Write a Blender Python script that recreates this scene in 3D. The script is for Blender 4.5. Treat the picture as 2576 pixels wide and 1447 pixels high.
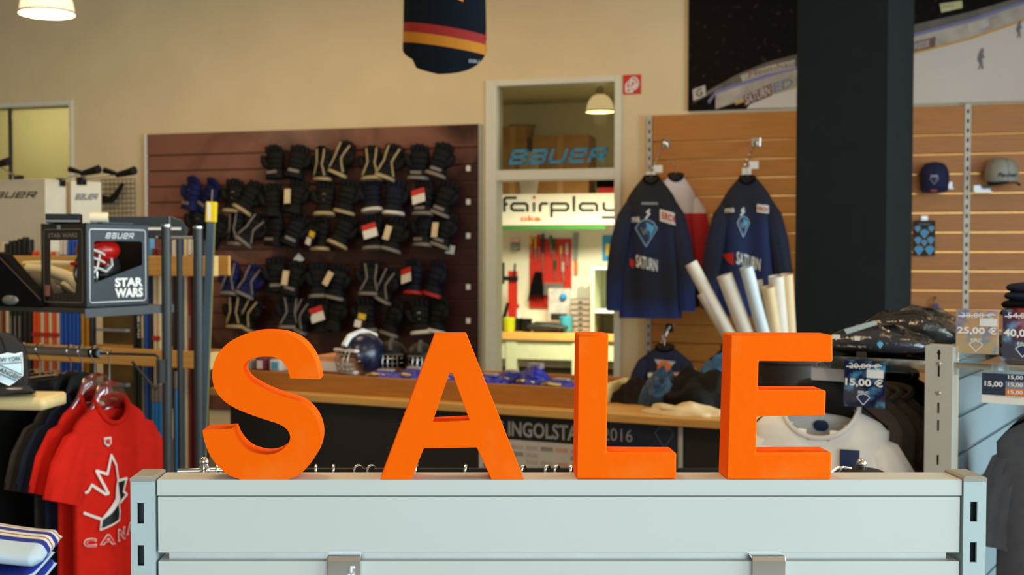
import bpy, math, random
from mathutils import Vector, Matrix
from mathutils.geometry import tessellate_polygon
random.seed(7)
sin, cos, pi, rad = math.sin, math.cos, math.pi, math.radians
SC = bpy.context.scene
COL = SC.collection
for ob in list(bpy.data.objects): bpy.data.objects.remove(ob)

# ---------------------------------------------------------------- camera
FPX, PX0, PY0, YH, CAMZ = 3000.0, 1120.0, 723.5, 636.0, 1.5
PITCH = math.atan((PY0 - YH) / FPX)
cd = bpy.data.cameras.new('camera'); cam = bpy.data.objects.new('camera', cd); COL.objects.link(cam)
cam.location = (0, 0, CAMZ); cam.rotation_euler = (pi / 2 - PITCH, 0, 0)
cd.sensor_width = 36; cd.lens = 36 * FPX / 2576; cd.shift_x = (1288 - PX0) / 2576
cd.clip_start = .05; cd.clip_end = 60
cd.dof.use_dof = True; cd.dof.focus_distance = 1.45; cd.dof.aperture_fstop = 9.5
SC.camera = cam
# ---------------------------------------------------------------- world, lights, exposure
wd = bpy.data.worlds.new('world'); SC.world = wd; wd.use_nodes = True
bg = wd.node_tree.nodes['Background']; bg.inputs[0].default_value = (.75, .88, 1, 1); bg.inputs[1].default_value = 1.0
SC.view_settings.view_transform = 'Standard'; SC.view_settings.look = 'None'
SC.view_settings.gamma = 1; SC.view_settings.use_curve_mapping = False
SC.view_settings.exposure = 0.0
def area(name, loc, rot, sx, sy, e, col):
    l = bpy.data.lights.new(name, 'AREA'); l.shape = 'RECTANGLE'; l.size = sx; l.size_y = sy; l.energy = e; l.color = col
    o = bpy.data.objects.new(name, l); o.location = loc; o.rotation_euler = rot; COL.objects.link(o); return o
WARM = (1, .70, .36)
area('window_daylight', (1.2, -3.4, 1.75), (pi / 2, 0, 0), 6.4, 2.6, 152, (.80, .95, 1.0))
area('window_daylight_side', (5.2, 1.1, 1.75), (pi / 2, 0, pi / 2), 6.2, 2.6, 460, (.72, .93, 1.0))
for x, y, e in ((-.6, 2.6, 30), (1.7, 2.6, 14), (-2.4, 6.6, 10), (3.4, 4.6, 7), (-3.2, 3.6, 12), (-.4, 5.4, 16)):
    area('ceiling_light', (x, y, 3.5), (0, 0, 0), .7, .7, e, WARM)

area('wall_track_light', (.1, 7.6, 3.5), (rad(10), 0, rad(-16.5)), 3.6, .25, 20, WARM)
# ---------------------------------------------------------------- geometry helpers
def ray(px, py):
    u = (px - PX0) / FPX; v = (PY0 - py) / FPX
    y = cos(PITCH) + v * sin(PITCH); z = -sin(PITCH) + v * cos(PITCH)
    return Vector((u / y, 1, z / y))
def at(px, py, Y):
    r = ray(px, py); return Vector((r.x * Y, Y, CAMZ + r.z * Y))
class Frame:
    def __init__(s, ox, oy, rot):
        s.o = (ox, oy); s.rot = rot; s.x = (cos(rot), sin(rot)); s.y = (-sin(rot), cos(rot))
    def w(s, a, b, z):
        return Vector((s.o[0] + a * s.x[0] + b * s.y[0], s.o[1] + a * s.x[1] + b * s.y[1], z))
    def p(s, px, py, b=0.0):                       # where the sight line through a pixel meets the plane y = b
        r = ray(px, py)
        t = (b + s.o[0] * s.y[0] + s.o[1] * s.y[1]) / (r.x * s.y[0] + r.y * s.y[1])
        X, Y = r.x * t, r.y * t
        return ((X - s.o[0]) * s.x[0] + (Y - s.o[1]) * s.x[1], CAMZ + r.z * t)
    def a(s, px, b=0.0, py=700): return s.p(px, py, b)[0]
    def z(s, px, py, b=0.0): return s.p(px, py, b)[1]
def frame_at(px, Y, deg):
    q = at(px, 636, Y); return Frame(q.x, q.y, rad(deg))

# ---------------------------------------------------------------- materials
def lin(c):
    return tuple(((v / 255) / 12.92 if v / 255 <= .04045 else ((v / 255 + .055) / 1.055) ** 2.4) for v in c[:3]) + (1,)
MATS = {}
def mat(name, col, rough=.6, metal=0, var=.06, scale=18, bump=0, bscale=200, spec=.5, stretch=(1, 1, 1), col2=None, sheen=0, lo=.35, hi=.65):
    if name in MATS: return MATS[name]
    m = bpy.data.materials.new(name); m.use_nodes = True; nt = m.node_tree; N = nt.nodes; L = nt.links
    b = N['Principled BSDF']; b.inputs['Roughness'].default_value = rough; b.inputs['Metallic'].default_value = metal
    b.inputs['Specular IOR Level'].default_value = spec
    if sheen: b.inputs['Sheen Weight'].default_value = sheen
    tc = N.new('ShaderNodeTexCoord'); mp = N.new('ShaderNodeMapping'); mp.inputs['Scale'].default_value = stretch
    nz = N.new('ShaderNodeTexNoise'); nz.inputs['Scale'].default_value = scale; nz.inputs['Detail'].default_value = 5
    L.new(tc.outputs['Object'], mp.inputs[0]); L.new(mp.outputs[0], nz.inputs['Vector'])
    rp = N.new('ShaderNodeValToRGB'); c = lin(col)
    rp.color_ramp.elements[0].position = lo; rp.color_ramp.elements[1].position = hi
    c2 = lin(col2) if col2 else tuple(min(1, v * (1 + var)) for v in c[:3]) + (1,)
    c1 = c if col2 else tuple(v * (1 - var) for v in c[:3]) + (1,)
    rp.color_ramp.elements[0].color = c1; rp.color_ramp.elements[1].color = c2
    L.new(nz.outputs['Fac'], rp.inputs[0]); L.new(rp.outputs[0], b.inputs['Base Color'])
    if bump:
        n2 = N.new('ShaderNodeTexNoise'); n2.inputs['Scale'].default_value = bscale; n2.inputs['Detail'].default_value = 3
        L.new(mp.outputs[0], n2.inputs['Vector'])
        bp = N.new('ShaderNodeBump'); bp.inputs['Strength'].default_value = bump; bp.inputs['Distance'].default_value = .004
        L.new(n2.outputs['Fac'], bp.inputs['Height']); L.new(bp.outputs[0], b.inputs['Normal'])
    MATS[name] = m; return m
def emis(name, col, strength):
    if name in MATS: return MATS[name]
    m = bpy.data.materials.new(name); m.use_nodes = True; b = m.node_tree.nodes['Principled BSDF']
    b.inputs['Base Color'].default_value = lin(col); b.inputs['Emission Color'].default_value = lin(col)
    b.inputs['Emission Strength'].default_value = strength; MATS[name] = m; return m
def clear(name, tint=(245, 250, 250), gloss=.12, rough=.03, fres=1.45, bump=0):
    if name in MATS: return MATS[name]
    m = bpy.data.materials.new(name); m.use_nodes = True; nt = m.node_tree; N = nt.nodes; L = nt.links
    N.remove(N['Principled BSDF']); out = N['Material Output']
    tr = N.new('ShaderNodeBsdfTransparent'); tr.inputs[0].default_value = lin(tint)
    gl = N.new('ShaderNodeBsdfGlossy'); gl.inputs['Roughness'].default_value = rough; gl.inputs[0].default_value = (1, 1, 1, 1)
    lw = N.new('ShaderNodeFresnel'); lw.inputs[0].default_value = fres
    ad = N.new('ShaderNodeMath'); ad.operation = 'ADD'; ad.use_clamp = True; ad.inputs[1].default_value = gloss
    mx = N.new('ShaderNodeMixShader'); L.new(lw.outputs[0], ad.inputs[0]); L.new(ad.outputs[0], mx.inputs[0])
    L.new(tr.outputs[0], mx.inputs[1]); L.new(gl.outputs[0], mx.inputs[2]); L.new(mx.outputs[0], out.inputs[0])
    if bump:
        tc = N.new('ShaderNodeTexCoord'); nz = N.new('ShaderNodeTexNoise'); nz.inputs['Scale'].default_value = 30; nz.inputs['Detail'].default_value = 4
        bp = N.new('ShaderNodeBump'); bp.inputs['Strength'].default_value = bump; bp.inputs['Distance'].default_value = .01
        L.new(tc.outputs['Object'], nz.inputs['Vector']); L.new(nz.outputs['Fac'], bp.inputs['Height'])
        L.new(bp.outputs[0], gl.inputs['Normal'])
    MATS[name] = m; return m
def bands(name, stops, rough=.7, axis=2, smooth=False, z0=0, z1=1, var=.05):
    """cloth or print with bands of colour along one object axis; stops = [(t, rgb)...] between z0 and z1"""
    if name in MATS: return MATS[name]
    m = mat(name, (128, 128, 128), rough, var=var); nt = m.node_tree; N = nt.nodes; L = nt.links
    b = N['Principled BSDF']; tc = N['Texture Coordinate']
    sx = N.new('ShaderNodeSeparateXYZ'); L.new(tc.outputs['Object'], sx.inputs[0])
    mr = N.new('ShaderNodeMapRange'); mr.inputs[1].default_value = z0; mr.inputs[2].default_value = z1
    L.new(sx.outputs[axis], mr.inputs[0])
    rp = N.new('ShaderNodeValToRGB'); rp.color_ramp.interpolation = 'LINEAR' if smooth else 'CONSTANT'
    while len(rp.color_ramp.elements) < len(stops): rp.color_ramp.elements.new(.5)
    for e, (t, c) in zip(rp.color_ramp.elements, stops): e.position = t; e.color = lin(c)
    L.new(mr.outputs[0], rp.inputs[0]); L.new(rp.outputs[0], b.inputs['Base Color']); return m

# ---------------------------------------------------------------- mesh building
ORG = {}
class MB:
    def __init__(s): s.v = []; s.f = []
    def add(s, vs, fs, M=None):
        n = len(s.v)
        s.v += [tuple(M @ Vector(p)) for p in vs] if M is not None else [tuple(p) for p in vs]
        s.f += [tuple(i + n for i in f) for f in fs]; return s
    def box(s, x0, x1, y0, y1, z0, z1, M=None):
        return s.add([(x0, y0, z0), (x1, y0, z0), (x1, y1, z0), (x0, y1, z0), (x0, y0, z1), (x1, y0, z1), (x1, y1, z1), (x0, y1, z1)],
                     [(3, 2, 1, 0), (4, 5, 6, 7), (0, 1, 5, 4), (1, 2, 6, 5), (2, 3, 7, 6), (3, 0, 4, 7)], M)
    def loft(s, rings, cap0=True, cap1=True, closed=True, M=None, skip=None):
        n = len(rings[0]); vs = [p for r in rings for p in r]; fs = []
        for i in range(len(rings) - 1):
            for j in range(n if closed else n - 1):
                k = (j + 1) % n; f = (i * n + j, i * n + k, (i + 1) * n + k, (i + 1) * n + j)
                if skip:
                    c = sum((Vector(vs[q]) for q in f), Vector()) / 4
                    if skip(c): continue
                fs.append(f)
        if cap0: fs.append(tuple(range(n - 1, -1, -1)))
        if cap1: fs.append(tuple(range((len(rings) - 1) * n, len(rings) * n)))
        return s.add(vs, fs, M)
    def tube(s, pts, r, n=8, flat=1.0, up=(0, 0, 1), closed=False, M=None):
        P = [Vector(p) for p in pts]; m = len(P); rr = r if isinstance(r, (list, tuple)) else [r] * m; rings = []
        prev = None
        for i in range(m):
            if closed: t = P[(i + 1) % m] - P[i - 1]
            else: t = P[min(i + 1, m - 1)] - P[max(i - 1, 0)]
            t = t.normalized() if t.length > 1e-9 else Vector((0, 0, 1))
            if prev is None:
                u = Vector(up)
                if abs(t.dot(u)) > .95: u = Vector((1, 0, 0)) if abs(t.x) < .9 else Vector((0, 1, 0))
                e = (u - t * u.dot(t)).normalized()
            else:
                e = prev - t * prev.dot(t); e = e.normalized() if e.length > 1e-6 else prev
            prev = e; g = t.cross(e)
            rings.append([P[i] + (e * cos(q * 2 * pi / n) * flat + g * sin(q * 2 * pi / n)) * rr[i] for q in range(n)])
        if closed:
            rings.append(rings[0]); return s.loft(rings, False, False, M=M)
        return s.loft(rings, M=M)
    def prism(s, poly, y0, y1, holes=(), M=None):
        loops = [list(poly)] + [list(h) for h in holes]
        flat = [p for l in loops for p in l]
        tris = tessellate_polygon([[Vector((p[0], p[1], 0)) for p in l] for l in loops])
        n = len(flat); vs = [(p[0], y0, p[1]) for p in flat] + [(p[0], y1, p[1]) for p in flat]; fs = []
        for t in tris:
            A, B, C = (flat[i] for i in t)
            if (B[0] - A[0]) * (C[1] - A[1]) - (B[1] - A[1]) * (C[0] - A[0]) < 0: t = t[::-1]
            fs.append(tuple(t)); fs.append(tuple(i + n for i in t[::-1]))
        k = 0
        for li, l in enumerate(loops):
            m = len(l); ar = sum(l[i][0] * l[(i + 1) % m][1] - l[(i + 1) % m][0] * l[i][1] for i in range(m))
            ccw = (ar > 0) == (li == 0)
            for i in range(m):
                a, b = k + i, k + (i + 1) % m
                fs.append((b, a, a + n, b + n) if ccw else (a, b, b + n, a + n))
            k += m
        return s.add(vs, fs, M)
    def lathe(s, prof, n=20, c=(0, 0, 0), cap=False, M=None):
        rings = [[(c[0] + r * cos(q * 2 * pi / n), c[1] + r * sin(q * 2 * pi / n), c[2] + z) for q in range(n)] for r, z in prof]
        return s.loft(rings, cap, cap, M=M)
    def ball(s, c, r, n=10, sc=(1, 1, 1), M=None):
        rings = []
        for i in range(1, n):
            t = -pi / 2 + pi * i / n
            rings.append([(c[0] + r * sc[0] * cos(t) * cos(q * pi / n), c[1] + r * sc[1] * cos(t) * sin(q * pi / n), c[2] + r * sc[2] * sin(t)) for q in range(2 * n)])
        return s.loft(rings, M=M)
    def mesh(s, name, org=(0, 0, 0), angle=None):
        me = bpy.data.meshes.new(name)
        me.from_pydata([(p[0] - org[0], p[1] - org[1], p[2] - org[2]) for p in s.v], [], s.f)
        if angle is not None:
            me.polygons.foreach_set('use_smooth', [True] * len(me.polygons)); me.update()
            me.set_sharp_from_angle(angle=rad(angle))
        me.update(); return me
    def build(s, name, m, parent=None, angle=None, bevel=0, label=None, kind=None, org=None):
        if org is None: org = ORG.get(parent.name, (0, 0, 0)) if parent else (0, 0, 0)
        o = bpy.data.objects.new(name, s.mesh(name, org, angle)); o.data.materials.append(m); COL.objects.link(o)
        if parent:
            o.parent = parent; ORG[o.name] = org
        if bevel:
            b = o.modifiers.new('bevel', 'BEVEL'); b.width = bevel; b.segments = 2; b.limit_method = 'ANGLE'; b.angle_limit = rad(40)
        if label: o['label'] = label
        if kind: o['kind'] = kind
        return o
def tag(o, label, cat, group=None):
    o['label'] = label; o['category'] = cat
    if group: o['group'] = group
    return o
def thing(name, label, cat, F=None, org=(0, 0, 0), group=None):
    o = bpy.data.objects.new(name, None); COL.objects.link(o); o.empty_display_size = .05
    if F: o.location = F.w(*org); o.rotation_euler = (0, 0, F.rot)
    else: o.location = org
    ORG[o.name] = org; tag(o, label, cat, group); return o
def solo(mb, name, m, label, cat, F=None, org=(0, 0, 0), group=None, angle=None, bevel=0):
    o = mb.build(name, m, None, angle, bevel, org=org)
    if F: o.location = F.w(*org); o.rotation_euler = (0, 0, F.rot)
    else: o.location = org
    return tag(o, label, cat, group)
def structure(name, mb, m, F=None, parent=None, angle=None, bevel=0):
    o = mb.build(name, m, parent, angle, bevel)
    if F and not parent: o.location = F.w(0, 0, 0); o.rotation_euler = (0, 0, F.rot)
    if not parent: o['kind'] = 'structure'
    return o
TXT = {}
def text_geo(s, shear=0, bold=0, spacing=1.0):
    k = (s, shear, bold, spacing)
    if k in TXT: return TXT[k]
    cu = bpy.data.curves.new('lettering', 'FONT'); cu.body = s; cu.shear = shear; cu.offset = bold; cu.resolution_u = 3
    cu.space_character = spacing; cu.fill_mode = 'FRONT'
    o = bpy.data.objects.new('lettering', cu); me = bpy.data.meshes.new_from_object(o)
    vs = [v.co.copy() for v in me.vertices]; fs = [tuple(p.vertices) for p in me.polygons]
    bpy.data.objects.remove(o); bpy.data.curves.remove(cu); bpy.data.meshes.remove(me)
    x0 = min(v.x for v in vs); x1 = max(v.x for v in vs); y0 = min(v.y for v in vs); y1 = max(v.y for v in vs)
    TXT[k] = ([((v.x - x0) / (x1 - x0), (v.y - y0) / (y1 - y0)) for v in vs], fs); return TXT[k]
def lettering(s, q, y, name, m, parent, shear=0, bold=0, drape=None, spacing=1.0):
    """flat printed words on a surface facing -y. q = corners bottom-left, bottom-right, top-right, top-left in (x, z)"""
    vs, fs = text_geo(s, shear, bold, spacing); mb = MB(); out = []
    if len(q) == 4 and not isinstance(q[0], (tuple, list)):
        x0, x1, z0, z1 = q; q = [(x0, z0), (x1, z0), (x1, z1), (x0, z1)]
    for u, v in vs:
        bx = q[0][0] + (q[1][0] - q[0][0]) * u; bz = q[0][1] + (q[1][1] - q[0][1]) * u
        tx = q[3][0] + (q[2][0] - q[3][0]) * u; tz = q[3][1] + (q[2][1] - q[3][1]) * u
        x, z = bx + (tx - bx) * v, bz + (tz - bz) * v
        out.append((x, drape(x, z) + y if drape else y, z))
    mb.add(out, fs); return mb.build(name, m, parent)
def patch(poly, y, name, m, parent, drape=None, t=.0012, label=None):
    mb = MB()
    if drape:
        loops = [[Vector((p[0], p[1], 0)) for p in poly]]; tr = tessellate_polygon(loops)
        V2 = [tuple(p) for p in poly]; F2 = [tuple(q) for q in tr]
        for _ in range(3):                       # finer triangles so that the print follows the curved cloth
            mid = {}; N2 = []
            def mdp(i, j):
                k = (min(i, j), max(i, j))
                if k not in mid: mid[k] = len(V2); V2.append(((V2[i][0] + V2[j][0]) / 2, (V2[i][1] + V2[j][1]) / 2))
                return mid[k]
            for a, b, c in F2:
                ab, bc, ca = mdp(a, b), mdp(b, c), mdp(c, a); N2 += [(a, ab, ca), (ab, b, bc), (ca, bc, c), (ab, bc, ca)]
            F2 = N2
        mb.add([(p[0], drape(*p) + y, p[1]) for p in V2], F2)
    else: mb.prism(poly, y - t, y)
    return mb.build(name, m, parent, label=label)
def rect(x0, x1, z0, z1): return [(x0, z0), (x1, z0), (x1, z1), (x0, z1)]
def strokes(pts, w, y, name, m, parent, drape=None, closed=False):
    """a printed line of width w"""
    mb = MB(); n = len(pts)
    for i in range(n if closed else n - 1):
        a, b = Vector(pts[i]), Vector(pts[(i + 1) % n]); d = (b - a)
        if d.length < 1e-9: continue
        d.normalize(); e = Vector((-d.y, d.x)) * w / 2; a = a - d * w * .3; b = b + d * w * .3
        k = max(1, int((b - a).length / (.01 if drape else .04))); L = []
        for j in range(k + 1):
            c = a.lerp(b, j / k); L += [c - e, c + e]
        vs = [(p.x, (drape(p.x, p.y) if drape else 0) + y, p.y) for p in L]
        mb.add(vs, [(2 * j, 2 * j + 2, 2 * j + 3, 2 * j + 1) for j in range(k)])
    return mb.build(name, m, parent)
def smooth_poly(pts, corners=(), k=4):
    n = len(pts); out = []
    for i in range(n):
        p1, p2 = Vector(pts[i]), Vector(pts[(i + 1) % n])
        p0 = Vector(pts[i - 1]) if i not in corners else p1 - (p2 - p1) * .5
        p3 = Vector(pts[(i + 2) % n]) if (i + 1) % n not in corners else p2 + (p2 - p1) * .5
        for j in range(k):
            t = j / k
            out.append(tuple(.5 * ((2 * p1) + (p2 - p0) * t + (2 * p0 - 5 * p1 + 4 * p2 - p3) * t * t + (3 * p1 - p0 - 3 * p2 + p3) * t ** 3)))
    return out
def rrect(x0, x1, z0, z1, r, k=4):
    out = []
    for cx, cz, a0 in ((x1 - r, z0 + r, -90), (x1 - r, z1 - r, 0), (x0 + r, z1 - r, 90), (x0 + r, z0 + r, 180)):
        for i in range(k + 1):
            t = rad(a0 + 90 * i / k); out.append((cx + r * cos(t), cz + r * sin(t)))
    return out
def kite(cx, cz, w, h):
    return [(cx - w, cz + .35 * h), (cx - .62 * w, cz + .8 * h), (cx, cz + h), (cx + .62 * w, cz + .8 * h), (cx + w, cz + .35 * h), (cx, cz - h)]

GLY = {'B': [[(.1, .5), (.9, .5), (.9, .9), (.1, .9), (.1, .1), (.9, .1), (.9, .5)]], 'a': [[(.1, .9), (.9, .9), (.9, .1), (.1, .1), (.1, .52), (.9, .52)]], 'U': [[(.1, .9), (.1, .1), (.9, .1), (.9, .9)]],
       'e': [[(.9, .1), (.1, .1), (.1, .9), (.9, .9), (.9, .5), (.1, .5)]], 'R': [[(.1, .1), (.1, .9), (.9, .9), (.9, .48), (.1, .48)], [(.45, .48), (.9, .1)]]}
def blockword(word, q, y, name, m, parent, drape=None, w=.2, slant=.28, lw=1.15):
    """square italic block lettering fitted into the quad q (bottom-left, bottom-right, top-right, top-left)"""
    mb = MB(); tot = len(word) * (lw + .22) - .22
    def mp(x, z):
        u = x / tot; v = z
        bx = q[0][0] + (q[1][0] - q[0][0]) * u; bz = q[0][1] + (q[1][1] - q[0][1]) * u; tx = q[3][0] + (q[2][0] - q[3][0]) * u; tz = q[3][1] + (q[2][1] - q[3][1]) * u
        x_, z_ = bx + (tx - bx) * v, bz + (tz - bz) * v; return (x_, y + (drape(x_, z_) if drape else 0), z_)
    for i, ch in enumerate(word):
        for st in GLY[ch]:
            for (x0, z0), (x1, z1) in zip(st, st[1:]):
                a, b = Vector((x0 * lw, z0)), Vector((x1 * lw, z1)); d = (b - a).normalized(); e = Vector((-d.y, d.x)) * w / 2; a = a - d * w * .48; b = b + d * w * .48
                o = i * (lw + .22)
                mb.add([mp(p.x + o, min(1.04, max(-.04, p.y))) for p in (a - e, b - e, b + e, a + e)], [(0, 1, 2, 3)])
    return mb.build(name, m, parent)
# ---------------------------------------------------------------- frames of the place
W = frame_at(1395, 8.7, -16.5)        # back wall
C = frame_at(1810, 4.25, -26.9)       # sales counter
R = frame_at(530, 4.9, -26.9)         # stick rack
RL = frame_at(245, 3.65, -26.9)       # clothes rail at the left
G2 = frame_at(2365, 2.57, -35.2)      # second gondola at the right
PL = frame_at(2230, 6.1, -37)         # pillar
G1 = Frame(0, 1.442, 0)               # front gondola
ZC = 3.62
# ---------------------------------------------------------------- materials in common use
wall_m = mat('wall_paint', (218, 197, 160), .85, var=.03, scale=3, bump=.05)
white_m = mat('white_lacquer', (225, 228, 224), .45, var=.02)
frame_m = mat('door_frame_paint', (214, 212, 196), .5, var=.02)
grey_m = mat('grey_powder_coat', (176, 184, 184), .45, var=.02)
chrome = mat('chrome', (225, 225, 225), .06, 1, var=.02)
steel = mat('brushed_steel', (190, 190, 186), .32, 1, var=.04)
alu = mat('aluminium', (200, 205, 205), .3, 1, var=.03)
black = mat('black_plastic', (12, 12, 13), .5, var=.1, spec=.3)
black_cloth = mat('black_cloth', (11, 11, 12), .95, var=.15, bump=.2, spec=.1)
black_metal = mat('black_powder_coat', (46, 50, 52), .45, var=.05)
maple = mat('maple_board', (214, 160, 84), .45, var=.1, scale=6, stretch=(1, 8, 14))
maple_light = mat('maple_edge', (232, 196, 128), .5, var=.06, scale=6, stretch=(1, 8, 14))
print_white = mat('white_print', (235, 235, 232), .6, var=.02)
print_black = mat('black_print', (14, 14, 14), .5, var=.02)
print_red = mat('red_print', (200, 34, 26), .6, var=.03)
print_orange = mat('orange_print', (236, 120, 30), .6, var=.03)
print_blue = mat('blue_print', (40, 150, 214), .6, var=.03)
print_sky = mat('sky_blue_print', (90, 180, 225), .6, var=.03)
print_navy = mat('navy_print', (20, 40, 84), .6, var=.05)
print_yellow = mat('yellow_print', (226, 190, 40), .6, var=.03)
print_green = mat('green_print', (60, 160, 60), .6, var=.03)
print_grey = mat('grey_print', (140, 144, 150), .6, var=.03)
paper = mat('paper', (232, 228, 220), .8, var=.02)
cardboard = mat('cardboard', (178, 134, 84), .85, var=.08, scale=9)
glass_m = clear('pane_glass', (222, 218, 202), .02)
film_m = clear('clear_plastic', (232, 236, 238), .10, .12, 1.4)

# ---------------------------------------------------------------- room shell
floor_m = mat('floor_vinyl', (120, 112, 100), .5, var=.06, scale=5)
structure('floor', MB().box(-8, 7, -4, 15, -.1, 0), floor_m)
structure('ceiling', MB().box(-8, 7, -4, 15, ZC, ZC + .1), mat('ceiling_paint', (176, 150, 122), .9, var=.04, scale=2))
d1l, d1r, d1t = W.a(1222), W.a(1562), W.z(1395, 196)
d2l, d2r, d2t = W.a(-330), W.a(188), W.z(100, 255)
structure('wall_back', MB().box(-9, d2l, 0, .15, 0, ZC).box(d2l, d2r, 0, .15, d2t, ZC).box(d2r, d1l, 0, .15, 0, ZC)
          .box(d1l, d1r, 0, .15, d1t, ZC).box(d1r, 6.5, 0, .15, 0, ZC), wall_m, W)
structure('wall_left', MB().box(-6.9, -6.75, -3.6, 15, 0, ZC), wall_m)
structure('wall_right', MB().box(5.3, 5.45, -3.6, -2.2, 0, ZC).box(5.3, 5.45, 4.4, 9.5, 0, ZC).box(5.3, 5.45, -2.2, 4.4, 0, .35).box(5.3, 5.45, -2.2, 4.4, 3.1, ZC), wall_m)
structure('wall_front', MB().box(-6.9, -2.3, -3.75, -3.6, 0, ZC).box(4.7, 5.45, -3.75, -3.6, 0, ZC).box(-2.3, 4.7, -3.75, -3.6, 0, .35).box(-2.3, 4.7, -3.75, -3.6, 3.1, ZC), wall_m)
# pillar
pw = .48
structure('pillar', MB().box(-pw, 0, 0, .45, 0, ZC), mat('pillar_paint', (29, 34, 36), .75, var=.04, scale=8, spec=.12), PL, bevel=.006)
bpy.data.objects['pillar']['label'] = 'square dark grey pillar between the jerseys and the caps'

# ---------------------------------------------------------------- door to the workshop
door = bpy.data.objects.new('door_1', None); COL.objects.link(door); door.location = W.w(0, 0, 0); door.rotation_euler = (0, 0, W.rot)
door['kind'] = 'structure'; door['label'] = 'white door frame with a glass transom leading to the lit workshop'
tb0, tb1 = W.z(1395, 452), W.z(1395, 426)
il, ir, it = W.a(1250), W.a(1545), W.z(1395, 212)
MB().box(d1l, il, -.02, .17, 0, d1t).build('frame_post', frame_m, door, bevel=.004)
MB().box(ir, d1r, -.02, .17, 0, d1t).build('frame_post', frame_m, door, bevel=.004)
MB().box(il, ir, -.02, .17, it, d1t).build('frame_header', frame_m, door, bevel=.004)
MB().box(il, ir, -.02, .17, tb0, tb1).build('transom_bar', frame_m, door, bevel=.004)
pane = MB().box(il, ir, .06, .066, tb1, it).build('pane', glass_m, door)
blockword('BaUeR', [W.p(1278, 414, .05), W.p(1520, 408, .05), W.p(1532, 371, .05), W.p(1290, 377, .05)], .05, 'lettering', mat('vinyl_blue', (30, 130, 176), .5), pane, lw=1.3)

# left door with lit glass
door = bpy.data.objects.new('door_2', None); COL.objects.link(door); door.location = W.w(0, 0, 0); door.rotation_euler = (0, 0, W.rot)
door['kind'] = 'structure'; door['label'] = 'door frame with pale green lit glass at the left edge'
e2l, e2r, e2t = d2l + .08, W.a(180), W.z(100, 268)
MB().box(e2r, d2r, -.02, .17, 0, d2t).build('frame_post', frame_m, door, bevel=.004)
MB().box(d2l, e2l, -.02, .17, 0, d2t).build('frame_post', frame_m, door, bevel=.004)
MB().box(e2l, e2r, -.02, .17, e2t, d2t).build('frame_header', frame_m, door, bevel=.004)
mu = W.a(22)
MB().box(mu - .012, mu + .012, .03, .055, 0, e2t).build('mullion', black_metal, door)
MB().box(e2l, mu - .012, .05, .056, 0, e2t).build('pane', glass_m, door)
MB().box(mu + .012, e2r, .05, .056, 0, e2t).build('pane', glass_m, door)
corr = mat('corridor_wall', (226, 222, 176), .8, var=.03, scale=2)
structure('wall_corridor', MB().box(d2l - .6, d2r + .5, 1.4, 1.5, 0, 3.2).box(d2l - .7, d2l - .6, .15, 1.5, 0, 3.2).box(d2r + .5, d2r + .6, .15, 1.5, 0, 3.2).box(d2l - .7, d2r + .6, .15, 1.5, 3.2, 3.3), corr, W)
q = W.w((d2l + d2r) / 2, .75, 3.15); area('corridor_light', q, (0, 0, W.rot), 1.2, .5, 20, (1, .95, .80))

# ---------------------------------------------------------------- workshop behind the door
wsl, wsr, wsb = d1l - 1.3, d1r + 2.2, 2.75
ws_m = mat('workshop_wall', (240, 238, 214), .8, var=.02, scale=2)
structure('wall_workshop', MB().box(wsl, wsr, wsb, wsb + .1, 0, ZC).box(wsl - .1, wsl, .15, wsb + .1, 0, ZC).box(wsr, wsr + .1, .15, wsb + .1, 0, ZC), ws_m, W)
structure('ceiling_workshop', MB().box(wsl, wsr, .15, wsb, 2.93, 2.98), mat('workshop_ceiling', (206, 200, 160), .8, var=.08, scale=3, stretch=(1, 9, 1)), W)
q = W.w((d1l + d1r) / 2 + .25, .9, 2.25); wl_ = area('workshop_light', q, (rad(26), 0, W.rot), 1.5, .4, 62, (1, .95, .70)); wl_.data.spread = rad(112)
# shelf, boxes and sign
zs = W.z(1395, 490, 2.3)
solo(MB().box(W.a(1200, 2.3), W.a(1640, 2.3), 2.25, wsb, zs - .02, zs), 'wall_shelf', mat('dark_shelf', (88, 70, 50), .6), 'dark wall shelf above the lit shop sign in the workshop', 'shelf', W, (0, 2.5, zs))
def carton(px0, px1, py, b0, b1, label, m=cardboard, flap=True):
    a0, a1, z1 = W.a(px0, b0), W.a(px1, b0), W.z((px0 + px1) / 2, py, b0)
    t = thing('cardboard_box', label, 'box', W, ((a0 + a1) / 2, b0, zs), 'boxes on the workshop shelf')
    MB().box(a0, a1, b0, b1, zs, z1).build('body', m, t, bevel=.004)
    if flap: MB().prism([(a0, z1), (a1, z1), (a1 + .03, z1 + .05), (a0 + .02, z1 + .06)], b1 - .012, b1 - .006).build('flap', m, t)
    MB().box((a0 + a1) / 2 - .025, (a0 + a1) / 2 + .025, b0 - .001, b0, zs, z1).build('tape', mat('packing_tape', (196, 160, 108), .3), t)
carton(1254, 1322, 318, 2.28, 2.65, 'tall brown cardboard box at the left on the workshop shelf')
carton(1338, 1480, 340, 2.3, 2.7, 'wide brown cardboard box at the middle of the workshop shelf', flap=False)
bgm = mat('white_sack', (200, 196, 184), .9, var=.1, scale=6)
a0, z0 = W.a(1329, 2.25), zs
solo(MB().loft([[(a0 + (.075 + .02 * sin(k)) * cos(t), 2.262 + .014 * sin(t), z0 + z) for t in [j * pi / 6 for j in range(12)]] for k, z in enumerate((0, .12, .28, .40))]), 'sack', bgm, 'pale folded sack standing between the two brown boxes', 'sack', W, (a0, 2.262, zs), angle=50)
a0, a1 = W.a(1498, 2.3), W.a(1560, 2.3)
t = thing('tool_bag', 'black and red bag at the right on the workshop shelf', 'bag', W, ((a0 + a1) / 2, 2.3, zs))
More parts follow.
